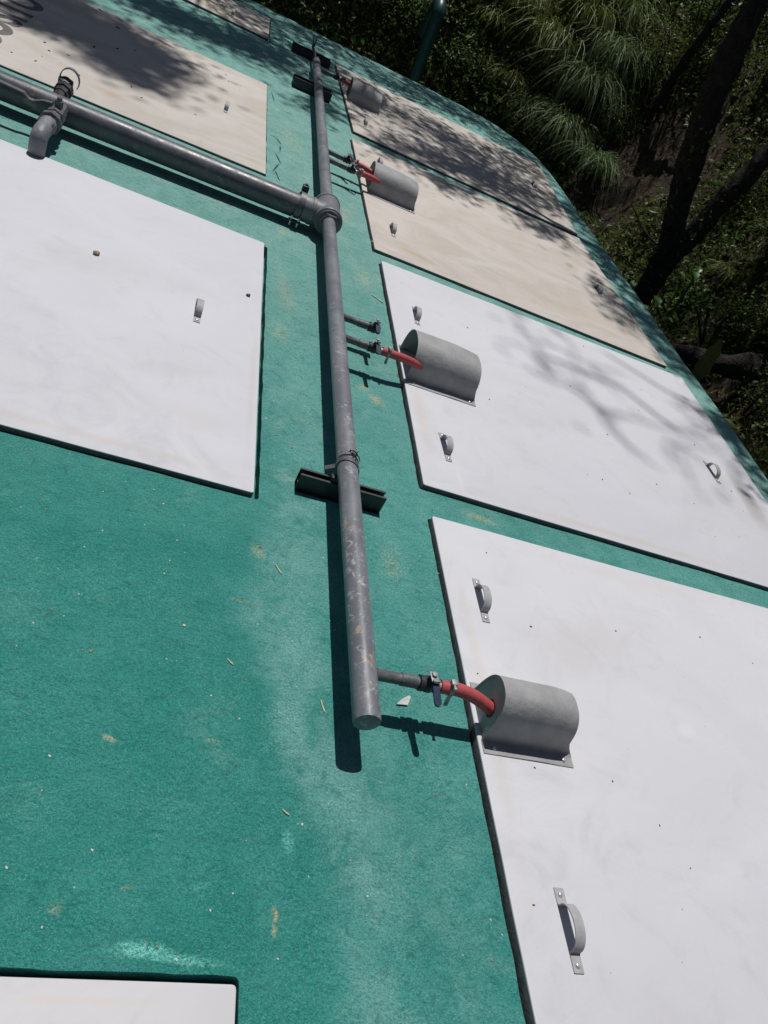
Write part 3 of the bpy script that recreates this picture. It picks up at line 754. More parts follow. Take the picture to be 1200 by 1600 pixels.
def hose(pts, label, rad=.0185, clamp_at=.030):
    o = empty('hose', pts[0], label, 'hose', 'red hoses between the outlets and the hoods')
    bm = bmesh.new(); path = smooth_path(pts, 8); tube(bm, path, rad, 22); at0(bm, pts[0])
    new('tube', bm, 'hose', o, True, angle=60)
    bm = bmesh.new(); d = (Vector(path[1]) - Vector(path[0])).normalized(); c = Vector(pts[0]) + d * clamp_at
    S = 28; up = Vector((0, 0, 1)); s = d.cross(up).normalized(); u = s.cross(d)
    for off in (-.004,):
        rows = []
        for k in range(S + 1):
            a = 2 * math.pi * k / S
            e = s * math.cos(a) + u * math.sin(a)
            rows.append([bm.verts.new(c + e * rad * q + d * t) for q, t in ((1.01, -.006), (1.01, .006), (1.09, .0055), (1.09, -.0055))])
        for a, b in zip(rows, rows[1:]):
            for k in range(4): bm.faces.new((a[k], a[(k + 1) % 4], b[(k + 1) % 4], b[k]))
    # bolt housing and loose tail of the band
    m4 = Matrix.Translation(c + Vector((0, 0, rad * 1.25))) @ Matrix((s, d, u)).transposed().to_4x4()
    box(bm, (-.009, -.008, -.003), (.009, .008, .006), m4, .001)
    lathe(bm, c + Vector((0, 0, rad * 1.3)) + s * .008, s, [(0, .004), (.010, .004), (.0105, .0055), (.015, .0055)], 8)
    rows = []
    for k in range(7):
        f = k / 6
        p = c - s * 0 + Vector((0, -rad * 1.02 - .010 * f * f, -.004 - .034 * f))
        rows.append([bm.verts.new(p + d * t + Vector((0, q, 0))) for t, q in ((-.006, 0), (.006, 0), (.006, -.0015), (-.006, -.0015))])
    for a, b in zip(rows, rows[1:]):
        for k in range(4): bm.faces.new((a[k], a[(k + 1) % 4], b[(k + 1) % 4], b[k]))
    bmesh.ops.recalc_face_normals(bm, faces=bm.faces); at0(bm, pts[0]); new('hose_clamp', bm, 'clamp', o, True, angle=35)
    return o
xn, z = outlet(1.125, .125, lever_a=.10)
hose([(xn - .012, 1.125, z), (xn + .04, 1.125, z + .001), (xn + .095, 1.120, z - .008), (xn + .15, 1.112, z - .030), (xn + .19, 1.108, z - .052)], 'nearest red hose, curving from the end outlet into the closed-end hood')
outlet(3.02, .125, nozzle=False, lever_a=.05)
xn, z = outlet(2.835, .110, lever_a=.05)
hose([(xn - .012, 2.835, z), (xn + .05, 2.838, z), (xn + .12, 2.850, z - .008), (xn + .24, 2.875, z - .035)], 'red hose running into the wide open hood of the second hatch on the right')
xn, z = outlet(5.30, .115, lever_a=.5)
hose([(xn - .012, 5.30, z), (xn + .06, 5.29, z + .003), (xn + .14, 5.265, z - .004), (xn + .25, 5.24, z - .03)], 'farther of the two red hoses entering the same hood on the beige hatch')
xn, z = outlet(5.13, .135, lever_a=.9)
hose([(xn - .012, 5.13, z), (xn + .05, 5.14, z + .002), (xn + .12, 5.15, z - .004), (xn + .25, 5.17, z - .03)], 'nearer of the two red hoses entering the same hood on the beige hatch')
xn, z = outlet(7.57, .13, lever_a=1.2)
hose([(xn - .012, 7.57, z), (xn + .05, 7.55, z + .002), (xn + .10, 7.52, z - .004), (xn + .22, 7.47, z - .03)], 'farthest red hose, short, entering the hood on the shaded hatch')

# ---------------------------------------------------------------- thick cross pipe with tee
hp = empty('cross_pipe', (-.3, 4.15, 0), 'thick dark grey pipe crossing the left side to the tee', 'pipe')
HB = hp.location.copy()
def hy(x): return 4.150 + .006 * x
HZ = .094
bm = bmesh.new(); xs = [-1.95, -1.94] + [-1.6 + .3 * i for i in range(8)] + [.60]
tube(bm, [(x, hy(x), HZ) for x in xs], [.058] + [.0635] * (len(xs) - 1), 48); at0(bm, HB); new('pipe', bm, 'bigpipe', hp, True, angle=50)
ty = 4.165; tx = pipe_x(ty)
bm = bmesh.new()
lathe(bm, (.575, hy(.6), .098), (1, 0, 0), [(0, .066), (.004, .070), (.045, .070), (.048, .0735), (.062, .0735), (.064, .070), (.11, .070), (.150, .068)], 40)
at0(bm, HB); new('branch_sleeve', bm, 'pipe', hp, True, angle=35)
bm = bmesh.new()
lathe(bm, (tx, ty + .145, .104), (0, -1, 0), [(0, .060), (.003, .0745), (.022, .0755), (.026, .0705), (.10, .0710), (.200, .0710), (.207, .0775), (.232, .0785), (.238, .076), (.238, .062)], 44)
at0(bm, HB); tee = new('tee_body', bm, 'pipe', hp, True, angle=30)
bm = bmesh.new(); lathe(bm, (tx, ty - .093, .108), (0, -1, 0), [(0, .066), (.018, .066), (.021, .062), (.022, .05)], 40); at0(bm, HB); new('reducer_ring', bm, 'stub', tee, True, angle=30)
bm = bmesh.new(); lathe(bm, (tx, ty - .11, .110), (0, -1, 0), [(0, .0545), (.018, .0545), (.022, .050), (.0225, .036)], 6); at0(bm, HB); new('hexagonal_nut', bm, 'stub', tee, True, angle=20)
# saddle clamp
bm = bmesh.new(); rows = []
for k in range(25):
    a = R(-125 + 250 * k / 24)
    for_ = []
    for s, e in ((-1, .0745), (1, .0745), (1, .0785), (-1, .0785)):
        for_.append(bm.verts.new((.555 + s * .016 + .010 * math.cos(a), hy(.55) - e * math.sin(a), HZ + .002 + e * math.cos(a))))
    rows.append(for_)
for a, b in zip(rows, rows[1:]):
    for k in range(4): bm.faces.new((a[k], a[(k + 1) % 4], b[(k + 1) % 4], b[k]))
bmesh.ops.recalc_face_normals(bm, faces=bm.faces); at0(bm, HB); cl = new('saddle_clamp', bm, 'stub', hp, True, angle=40)
bm = bmesh.new(); box(bm, (.548, hy(.55) + .030, HZ + .066), (.585, hy(.55) + .066, HZ + .106), None, .006); lathe(bm, (.566, hy(.55) + .048, HZ + .106), (0, 0, 1), [(0, .009), (.008, .009), (.009, .006)], 6); at0(bm, HB); new('clamp_lug', bm, 'dark', cl, True, angle=30)
for xx in (.532, .572):
    bm = bmesh.new(); lathe(bm, (xx, hy(.55) - .080, .012), (0, 0, 1), [(0, .0045), (.022, .0045), (.0221, .0095), (.031, .0095), (.0311, .0045), (.052, .0045)], 8); at0(bm, HB); new('bolt', bm, 'rivet', cl, True, angle=30)
bm = bmesh.new(); box(bm, (.520, hy(.55) - .092, .036), (.586, hy(.55) - .060, .044), None, .002); at0(bm, HB); new('clamp_foot', bm, 'dark', cl, True, angle=30)

def tap(x, sgn, near):
    """valve tap on the thick pipe; sgn -1 towards the viewer, +1 away"""
    y = hy(x)
    bm = bmesh.new()
    if near:
        lathe(bm, (x, y - .05, .120), (-.03, -1, -.035), [(0, .030), (.05, .030), (.051, .036), (.075, .037), (.110, .036), (.112, .044), (.150, .044), (.152, .038), (.185, .036), (.187, .050), (.222, .052), (.226, .038), (.30, .037)], 8)
        at0(bm, HB); v = new('outlet_valve', bm, 'stub', hp, True, label='ball valve on the near side with a long lever lying on the pipe', angle=30)
        bm = bmesh.new()
        p = [(x - .010, y - .29, .111), (x - .012, y - .35, .110), (x - .013, y - .392, .108), (x - .014, y - .422, .094), (x - .0145, y - .432, .068), (x - .0145, y - .434, .016)]
        path = smooth_path(p, 6); rad = [.040] * 3 + [.037] * (len(path) - 7) + [.036, .035, .0355, .0425]
        rad = rad[:len(path)]
        tube(bm, path, rad, 26); at0(bm, HB); new('elbow', bm, 'pipe', v, True, angle=50)
        bm = bmesh.new()
        lathe(bm, (x, y - .150, .155), (0, 0, 1), [(0, .018), (.03, .018), (.032, .012), (.045, .012)], 12)
        rows = []
        for (dx, dy, dz) in ((-.03, -.150, .160), (-.07, -.155, .156), (-.105, -.158, .140), (-.125, -.160, .142), (-.150, -.160, .160), (-.21, -.158, .163), (-.30, -.155, .166), (-.31, -.155, .166)):
            ww = .011 if dx > -.1 else .014
            rows.append([bm.verts.new((x + dx, y + dy + sy * ww, dz + sz)) for sy, sz in ((-1, 0), (1, 0), (1, .005), (-1, .005))])
        for a, b in zip(rows, rows[1:]):
            for k in range(4): bm.faces.new((a[k], a[(k + 1) % 4], b[(k + 1) % 4], b[k]))
        bm.faces.new(rows[0]); bm.faces.new(list(reversed(rows[-1])))
        bmesh.ops.recalc_face_normals(bm, faces=bm.faces); at0(bm, HB); new('lever', bm, 'stub', v, True, angle=30)
    else:
        lathe(bm, (x, y + .05, .120), (.05, 1, .10), [(0, .030), (.05, .030), (.051, .035), (.09, .036), (.092, .044), (.130, .044), (.132, .036), (.16, .036)], 8)
        lathe(bm, (x, y + .215, .12), (0, 0, 1), [(0, .036), (.05, .036), (.052, .030), (.062, .012)], 18)
        at0(bm, HB); v = new('outlet_valve', bm, 'dark', hp, True, label='ball valve on the far side with a hoop handle', angle=30)
        bm = bmesh.new(); rows = []
        for k in range(19):
            a = R(-30 + 240 * k / 18)
            c = Vector((x + .015 + .044 * math.cos(a), y + .225, .172 + .052 * math.sin(a)))
            rows.append([bm.verts.new(c + Vector((math.cos(a) * e, t, math.sin(a) * e))) for t, e in ((-.012, 0), (.012, 0), (.012, .004), (-.012, .004))])
        for a, b in zip(rows, rows[1:]):
            for k in range(4): bm.faces.new((a[k], a[(k + 1) % 4], b[(k + 1) % 4], b[k]))
        bmesh.ops.recalc_face_normals(bm, faces=bm.faces); at0(bm, HB); new('hoop_handle', bm, 'stub', v, True, angle=40)
tap(-.655, -1, True); tap(-.700, 1, False)

# ---------------------------------------------------------------- support channels under the thin pipe
def channel(x0, x1, yc, h, hw, label, rz=0.0):
    o = empty('support_channel', ((x0 + x1) / 2, yc, 0), label, 'channel', 'steel channels carrying the pipe', rz)
    t = .003; lip = .009
    # double strut channel section (y, z), drawn as thin boxes end to end
    L = (x1 - x0) / 2
    def part(lo, hi, nm):
        bm = bmesh.new(); box(bm, lo, hi, None, .0006); new(nm, bm, 'dark', o, False)
    part((-L, -hw, .0), (L, -hw + t, h - .0), 'flange'); part((-L, hw - t, .0), (L, hw, h - .0), 'flange')
    part((-L, -hw + t, h * .42), (L, hw - t, h * .42 + t), 'web')
    part((-L, -hw, h + .0005), (L, -hw + lip, h + .0005 + t), 'lip'); part((-L, hw - lip, h + .0005), (L, hw, h + .0005 + t), 'lip')
    part((-L, -hw - .012, -.002), (L, -hw - .0005, .003), 'foot_lip')
    return o
channel(.562, .872, 1.925, .064, .020, 'nearest dark steel channel under the thin pipe, its wired strap in front', -.01)
channel(.550, .885, 7.07, .073, .060, 'middle dark steel channel under the far end of the thin pipe', .01)
sd = bmesh.new(); box(sd, (.664, 1.913, .0685), (.750, 1.937, .0862), None, .002); at0(sd, PB); new('saddle_block', sd, 'dark', cp, False)
channel(.545, .930, 8.33, .060, .060, 'farthest dark steel channel, shaded, beyond the capped pipe end', .01)

# ---------------------------------------------------------------- small debris
def stick(x, y, ang, L, r, m, label):
    z = roof_z(x, y) + r * 1.1
    d = Vector((math.cos(ang), math.sin(ang), 0)) * L / 2
    bm = bmesh.new(); n_ = 6; pts = []
    for k in range(n_ + 1):
        f = k / n_ * 2 - 1; pts.append(d * f + Vector((-d.y, d.x, 0)).normalized() * .02 * L * math.sin(f * 2.4 + x * 9) )
    tube(bm, pts, [r * .8] + [r] * (n_ - 1) + [r * .8], 8)
    o = new('stick', bm, m, None, True, label, 'stick'); o.location = (x, y, z)
def pxdir(a, b): return math.atan2(b[1] - a[1], b[0] - a[0])
for (x, y, ang, L, lab) in ((.512, 1.527, -1.02, .038, 'pale straw stick left of the thin pipe, farthest of the four near sticks'),
                            (.388, 1.168, -.70, .022, 'short pale stick alone on the saturated green left of the pipe'),
                            (.636, 1.085, -1.35, .036, 'thin pale stick lying right beside the pipe end shadow'),
                            (.538, .792, -.62, .019, 'short pale stick nearest the viewer, below the pipe end')):
    stick(x, y, ang, L, .0019, 'stick', lab)
stick(1.02, 3.59, -.6, .075, .0028, 'stick', 'pale twig leaning against the edge of the second right hatch')
bm = bmesh.new()
tri = [(-.022, -.016), (.012, -.013), (.026, .016), (.020, .019), (-.004, .003)]
a = [bm.verts.new((x, y, 0)) for x, y in tri]; b = [bm.verts.new((x, y, .003)) for x, y in tri]
bm.faces.new(b); bm.faces.new(list(reversed(a)))
for k in range(5): bm.faces.new((a[k], a[(k + 1) % 5], b[(k + 1) % 5], b[k]))
o = new('plaster_chip', bm, 'chip', None, False, 'flat pale triangular chip on the green roof below the end outlet', 'chip'); o.location = (.872, 1.146, roof_z(.872, 1.146) + .003)
def pebble(x, y, z, r, m, name, label, cat, group=None):
    bm = bmesh.new(); bmesh.ops.create_icosphere(bm, subdivisions=2, radius=r)
    for v in bm.verts:
        v.co *= 1 + .35 * noise.noise(v.co / r * .9 + Vector((x * 7, y * 5, 0))); v.co.z *= .55
    o = new(name, bm, m, None, True, label, cat, None, group); o.location = (x, y, z + r * .45)
pebble(-.275, 2.985, .020, .013, 'stone', 'pebble', 'brown pebble on the large pale hatch left of the pipe', 'pebble')
pebble(.345, 3.09, .020, .010, 'vent', 'paint_flake', 'green paint flake on the pale left hatch near its right edge', 'paint flake')
pebble(.262, 1.255, 0, .0045, 'stick', 'pebble', 'tiny tan pebble alone on the green roof left of the short stick', 'pebble')
pebble(.455, 1.60, 0, .004, 'stone', 'pebble', 'tiny brown pebble just beyond the farthest near stick', 'pebble')
pebble(1.055, 4.33, 0, .010, 'stick', 'pebble', 'small pale stone in the gap at the near corner of the beige right hatch', 'pebble')
rnd = random.Random(11)
def litter(name, n_, area, z, m, rmin, rmax, label, elong=3):
    bm = bmesh.new()
    for i in range(n_):
        x = rnd.uniform(area[0], area[1]); y = rnd.uniform(area[2], area[3]); zz = z if z is not None else roof_z(x, y)
        if z is None and any(inside((x, y), v['c']) for v in PAN.values()): continue
        r = rnd.uniform(rmin, rmax); a = rnd.uniform(0, 3.1); l = r * rnd.uniform(1, elong)
        mt = Matrix.Translation((x, y, zz + r * .4)) @ Matrix.Rotation(a, 4, 'Z')
        box(bm, (-l, -r, -r * .5), (l, r, r * .5), mt)
    return new(name, bm, m, None, False, label, None, 'stuff')
litter('plant_litter', 24, (-1.3, .1, 4.9, 6.6), .0125, 'twig', .0015, .0042, 'dark bits of twig and leaf scattered on the beige lettered hatch', 5)
litter('dark_grit', 55, (1.1, 3.2, .1, 4.0), .0212, 'twig', .0007, .0022, 'tiny dark specks scattered on the pale right hatches', 2.5)
litter('pale_grit', 260, (-.3, 1.07, .45, 4.0), None, 'chip', .0007, .0020, 'tiny pale chips scattered over the green plaster', 2)
litter('brown_grit', 110, (-.3, 1.07, .45, 6.5), None, 'stone', .0008, .0024, 'tiny brown grains scattered over the green plaster', 2)

# ---------------------------------------------------------------- hillside beyond the tank, and unseen banks added to block skylight
def edge_dist(x, y):
    """distance outside the rounded roof edge on every side"""
    dx = max(x - 3.0, -3.2 - x, 0); dy = max(y - 9.2, -3.4 - y, 0)
    return math.hypot(dx, dy) - .52 if (dx > 0 or dy > 0) else -1.0
def ground_z(x, y):
    s = max(0.0, edge_dist(x, y))
    n1 = noise.noise(Vector((x * .45, y * .45, 2.0))); n2 = noise.noise(Vector((x * 1.4, y * 1.4, 7.0))); n3 = noise.noise(Vector((x * 4, y * 4, 1.0)))
    t = max(0.0, s - .35 - .25 * n1)
    z = -2.3 + 1.45 * t
    top = 3.2 + 2.5 * min(1, max(0, (1.0 - x) / 4, (2.0 - y) / 4))  # higher unseen banks left and behind, added to cut low skylight
    if z > top: z = top + (z - top) * .25
    n4 = abs(noise.noise(Vector((x * 2.6, y * 2.6 + 4, z * 2.0)))) ; n5 = noise.noise(Vector((x * 8, y * 8, z * 6)))
    return z + (.28 * n1 + .16 * n2 + .07 * n3 - .30 * n4 + .05 * n5) * min(1, .25 + s)
bm = bmesh.new()
def grid_axis(a, b, f0, f1, st_f, st_c):
    out = []; v = a
    while v < b:
        out.append(v); v += st_f if f0 <= v < f1 else st_c
    out.append(b); return out
def axis(spans):
    out = []; v = spans[0][0]
    for a, b, st in spans:
        n_ = max(1, round((b - a) / st)); out += [a + (b - a) * k / n_ for k in range(n_)]
    return out + [spans[-1][1]]
gx = axis([(-40, -9, 3), (-9, 2, .3), (2, 3.6, .16), (3.6, 7.4, .075), (7.4, 14, .25), (14, 60, 3)])
gy = axis([(-40, -8, 3), (-8, 3.5, .3), (3.5, 13, .085), (13, 20, .25), (20, 70, 3)])
gv = [[bm.verts.new((x, y, ground_z(x, y))) for x in gx] for y in gy]
for j in range(len(gy) - 1):
    for i in range(len(gx) - 1): bm.faces.new((gv[j][i], gv[j][i + 1], gv[j + 1][i + 1], gv[j + 1][i]))
new('hillside', bm, 'soil', None, True, 'dark earth bank rising beyond the green tank roof, plus unseen banks added against skylight', None, 'structure')

CAM = Vector((0, 0, 1.55))
def ray(u, v): return right * ((u - 600) / 1174.22) + down * ((v - 800) / 1174.22) + fwd
# anchor points on the bank, found once from its own slope
def bank(dirv):
    t = 4.0
    while t < 30:
        p = CAM + dirv * t
        if edge_dist(p.x, p.y) > 0 and p.z < ground_z(p.x, p.y): return p
        t += .05
    return CAM + dirv * 12

# ---------------------------------------------------------------- vegetation builders
def leaf_quads(vs, fs, p, n_, size, rnd, ratio=.5, up=.4, fold=True):
    """one leaf: two triangles folded along the midrib (4 verts)"""
    d = Vector((rnd.uniform(-1, 1), rnd.uniform(-1, 1), rnd.uniform(-.9, .5))).normalized()
    s = d.cross(Vector((rnd.uniform(-1, 1), rnd.uniform(-1, 1), rnd.uniform(-1, 1)))).normalized() if True else None
    s = (s + Vector((0, 0, 0))).normalized()
    nr = d.cross(s)
    b = len(vs); L = size; W = size * ratio * .5
    vs.extend(((p), (p + d * L * .45 + s * W - nr * W * .3), (p + d * L), (p + d * L * .45 - s * W - nr * W * .3)))
    fs.append((b, b + 1, b + 2)); fs.append((b, b + 2, b + 3))
def mesh_from(name, vs, fs, m, parent=None, smooth=False, **k):
    me = bpy.data.meshes.new(name); me.from_pydata([tuple(v) for v in vs], [], fs)
    me.materials.append(MAT[m]); me.update()
    o = bpy.data.objects.new(name, me); COL.objects.link(o)
    if parent: o.parent = parent
    for a, b in k.items(): o[a] = b
    return o
def shrub(p, h, rad, nl, size, m, label, seed, group='bushes on the bank', ratio=.45):
    rnd = random.Random(seed); o = empty('shrub', p, label, 'shrub', group)
    vs, fs = [], []; nodes = []
    bm = bmesh.new()
    for k in range(9):
        a = rnd.uniform(0, 6.28); r = rad * rnd.uniform(.3, 1); tip = Vector((math.cos(a) * r, math.sin(a) * r, h * rnd.uniform(.55, 1.0)))
        mid = tip * .5 + Vector((rnd.uniform(-.1, .1), rnd.uniform(-.1, .1), h * .12))
        path = smooth_path([(0, 0, -.1), mid, tip], 4); tube(bm, path, [.018 * (1 - i / len(path)) + .003 for i in range(len(path))], 5)
        for q in path[2:]: nodes.append(q)
        for j in range(5):
            q = path[rnd.randrange(3, len(path))]; e = q + Vector((rnd.uniform(-1, 1), rnd.uniform(-1, 1), rnd.uniform(-.3, .8))) * rad * .35
            tube(bm, [q, (q + e) / 2 + Vector((0, 0, .02)), e], [.006, .004, .002], 4); nodes += [(q + e) / 2, e, e]
    new('stem', bm, 'twig', o)
    for i in range(nl):
        c = nodes[rnd.randrange(len(nodes))]; g = rad * .16
        leaf_quads(vs, fs, c + Vector((rnd.gauss(0, g), rnd.gauss(0, g), rnd.gauss(0, g))), 0, size * rnd.uniform(.6, 1.3), rnd, ratio)
    mesh_from('foliage', vs, fs, m, o, kind='stuff')
    return o
def tussock(p, nb, L, m, label, seed, lean=(0, 0), w=.0095, group='grass tussocks on the bank'):
    rnd = random.Random(seed); o = empty('grass_tussock', p, label, 'grass tussock', group)
    vs, fs = [], []; br = .30 * L
    for i in range(nb):
        a = rnd.uniform(0, 6.28); base = Vector((math.cos(a), math.sin(a), 0)) * rnd.uniform(0, 1) * br
        out = Vector((math.cos(a) * .6 + lean[0] + rnd.gauss(0, .5), math.sin(a) * .6 + lean[1] + rnd.gauss(0, .5), 0)); out = out.normalized() if out.length > .01 else Vector((1, 0, 0))
        l = L * rnd.uniform(.55, 1.15); spread = rnd.uniform(.25, .95); side = Vector((-out.y, out.x, 0)); n_ = 7
        ww = w * rnd.uniform(.6, 1.3); b = len(vs); tw = rnd.uniform(-.8, .8); cv = rnd.gauss(0, .22)
        for k in range(n_):
            f = k / (n_ - 1)
            c = base + side * cv * l * f * f + out * l * spread * (f ** 1.35) + Vector((0, 0, l * (f * .95 - (.45 + spread * .75) * f ** 2.6)))
            s = (side * math.cos(tw * f) + Vector((0, 0, 1)) * math.sin(tw * f)) * ww * (1 - f ** 2.2) * .5
            if k == n_ - 1: vs.append(c)
            else: vs.extend((c - s, c + s))
        for k in range(n_ - 2): fs.append((b + 2 * k, b + 2 * k + 1, b + 2 * k + 3, b + 2 * k + 2))
        fs.append((b + 2 * (n_ - 2), b + 2 * (n_ - 2) + 1, b + 2 * (n_ - 1)))
    q = mesh_from('blades', vs, fs, m, o, kind='stuff')
    return o

# undergrowth over the bank (nobody could count it)
def undergrowth():
    rnd = random.Random(21)
    A, B, C_ = ([], []), ([], []), ([], [])
    bare = bank(ray(985, 300)); 
    cl = 0
    while cl < 6200:
        x = rnd.uniform(-1.5, 9.5); y = rnd.uniform(3.0, 15)
        s = edge_dist(x, y)
        if s < .25 or s > 5.2: continue
        if rnd.random() < (s - 4.5) / 6: continue
        z = ground_z(x, y)
        db = math.hypot(x - bare.x, y - bare.y)
        if db < .85 + .4 * noise.noise(Vector((x * 2, y * 2, 5))): continue
        # bare shady foot of the bank on the right
        if y < 6.8 and s < 1.3 and rnd.random() < .75: continue
        if noise.noise(Vector((x * .9, y * .9, 11))) < -.45: continue
        cl += 1
        k = noise.noise(Vector((x * .6, y * .6, 4)))
        tgt = A if k < .05 else (B if k < .3 else C_)
        sz = rnd.choice((.022, .030, .038, .05, .065, .10)); R_ = rnd.uniform(.10, .26); hh = .10 + .42 * max(0, noise.noise(Vector((x * 1.1, y * 1.1, 9))) + .2)
        for i in range(rnd.randrange(16, 38)):
            p = Vector((x + rnd.gauss(0, R_), y + rnd.gauss(0, R_), 0)); p.z = ground_z(p.x, p.y) + abs(rnd.gauss(0, hh)) + .01
            leaf_quads(tgt[0], tgt[1], p, 0, sz * rnd.uniform(.6, 1.4), rnd, rnd.choice((.35, .5, .6)))
    for (v, f), m, lab in ((A, 'leafB', 'dark low leafy undergrowth covering the bank'), (B, 'leafC', 'olive and yellowish low undergrowth on the bank'), (C_, 'leafB', 'mid green creeping undergrowth on the bank')):
        mesh_from('undergrowth', v, f, m, kind='stuff', label=lab)
    # fine wild grass between
    vs, fs = [], []
    n_ = 0
    while n_ < 16000:
        x = rnd.uniform(-2, 10); y = rnd.uniform(3, 16); s = edge_dist(x, y)
        if s < .3 or s > 5 or noise.noise(Vector((x * .8, y * .8, 21))) < -.15: continue
        if math.hypot(x - bare.x, y - bare.y) < 1.1: continue
        n_ += 1; z = ground_z(x, y); a = rnd.uniform(0, 6.28); L = rnd.uniform(.12, .38); o_ = Vector((math.cos(a), math.sin(a), 0)); sd = Vector((-o_.y, o_.x, 0)) * .003
        b = len(vs); p = Vector((x, y, z))
        for f in (0, .45, .8): 
            c = p + o_ * L * .6 * f * f + Vector((0, 0, L * (f - .35 * f ** 2.5))); vs.extend((c - sd * (1.2 - f), c + sd * (1.2 - f)))
        vs.append(p + o_ * L * .75 + Vector((0, 0, L * .55)))
        fs.extend(((b, b + 1, b + 3, b + 2), (b + 2, b + 3, b + 5, b + 4), (b + 4, b + 5, b + 6)))
    mesh_from('wild_grass', vs, fs, 'grassY', kind='stuff', label='thin wild grass between the plants of the bank')
undergrowth()

for i, (u, v, nb, L, m, lab, ln) in enumerate([
    (905, 150, 420, 1.15, 'grass', 'largest silvery grass tussock arching over the bank, middle of the cluster', (.1, -.7)),
    (870, 215, 360, .95, 'grass', 'silvery tussock drooping just below the largest one', (.1, -.7)),
    (945, 110, 330, 1.15, 'grass', 'tall tussock of the cluster, upper right beside the thin stems', (.2, -.6)),
    (850, 85, 340, 1.05, 'grassY', 'yellow green tussock at the top of the picture above the cluster', (.1, -.5)),
    (905, 50, 320, 1.1, 'grassY', 'yellow green tussock touching the top edge above the largest one', (.2, -.5)),
    (830, 285, 300, .65, 'grass', 'lowest drooping tussock of the cluster, near the roof corner', (.1, -.6)),
    (925, 265, 280, .75, 'grass', 'tussock hanging over the top of the bare earth', (.3, -.7)),
    (790, 130, 220, .60, 'grassY', 'thin short tussock left of the grass cluster', (0, -.4)),
    (820, 180, 260, .75, 'grass', 'tussock between the olive bush and the largest tussock', (.2, -.5)),
    (975, 50, 240, .9, 'grass', 'tussock right of the tall one, at the foot of the olive bush', (.2, -.5)),
    (1035, 425, 60, .25, 'grassY', 'tiny grass tuft at the forked tree base', (0, -.3)),
    (1130, 440, 160, .35, 'grassY', 'short spiky tuft among the leaves right of the forked tree', (0, -.3)),
    (760, 40, 220, .55, 'grassY', 'yellowish tussock right of the green vent pipe', (0, -.3)),
    (800, 30, 300, .85, 'grassY', 'broad yellow green tussock at the top edge left of the cluster', (.3, -.5)),
    (885, 5, 300, 1.0, 'grassY', 'topmost tussock cut by the top edge of the picture', (.4, -.4)),
    (960, 10, 260, .9, 'grassY', 'top edge tussock left of the thin tree stem', (-.3, -.6)),
    (1000, 100, 220, .7, 'grass', 'loose tussock standing over the bare earth beside the thin stem', (.5, -.5)),
    (745, 110, 220, .5, 'grassY', 'low ragged tussock among the bushes right of the vent pipe', (.4, -.3)),
    (1110, 120, 200, .6, 'grassY', 'dim tussock behind the fork of the big tree', (.3, -.4)),
    (895, 345, 160, .55, 'grass', 'shaded tuft at the foot of the bank behind the roof corner', (-.1, -.5))]):
    p = bank(ray(u, v)); tussock((p.x, p.y, ground_z(p.x, p.y) - .02), nb, L, m, lab, 40 + i, ln)
SH = [(720, 150, .9, .55, 1500, .045, 'leafB', 'dark bush between the vent pipe and the grass cluster'),
      (790, 210, .6, .45, 1300, .035, 'leafC', 'yellow-flecked olive bush above the roof edge, left of the grass'),
      (625, 60, .9, .6, 1300, .05, 'leafB', 'dark bush just left of the green vent pipe'),
      (565, 30, 1.0, .6, 1200, .05, 'leafB', 'darkest bush behind the slender straight trunk'),
      (480, 10, .9, .6, 900, .05, 'leafB', 'bush at the far left end of the bank above the narrow hatch'),
      (1010, 160, 1.0, .6, 1600, .04, 'leafC', 'olive bush above the bare earth, left of the forked tree'),
      (1080, 90, 1.1, .6, 1400, .045, 'leafB', 'green bush standing behind the left fork of the tree'),
      (1150, 330, .6, .5, 1400, .035, 'leafC', 'low olive bush right of the forked trunk'),
      (1185, 540, .8, .5, 1600, .055, 'leafB', 'leafy green bush at the right edge of the picture'),
      (1180, 150, 1.2, .6, 1400, .05, 'leafB', 'tall dark bush behind the right fork of the tree'),
      (1190, 420, .7, .45, 1200, .04, 'leafC', 'brownish bush at the right edge above the fallen log'),
      (1080, 480, .35, .3, 500, .05, 'broad', 'bright green low plant beside the fallen log'),
      (1110, 545, .6, .45, 900, .045, 'leafB', 'shaded low bush below the fallen log'),
      (1165, 640, .5, .4, 500, .04, 'leafC', 'sparse bush in the dark gap at the right edge'),
      (960, 215, .5, .45, 1100, .03, 'leafC', 'fine-leaved bush between the grass and the bare earth'),
      (860, 255, .5, .45, 1400, .028, 'leafC', 'fine yellow-flecked bush at the roof corner under the grass')]
for i, (u, v, h, rad, nl, sz, m, lab) in enumerate(SH):
    p = bank(ray(u, v)); shrub((p.x, p.y, ground_z(p.x, p.y) - .15), h, rad, nl, sz, m, lab, 60 + i)

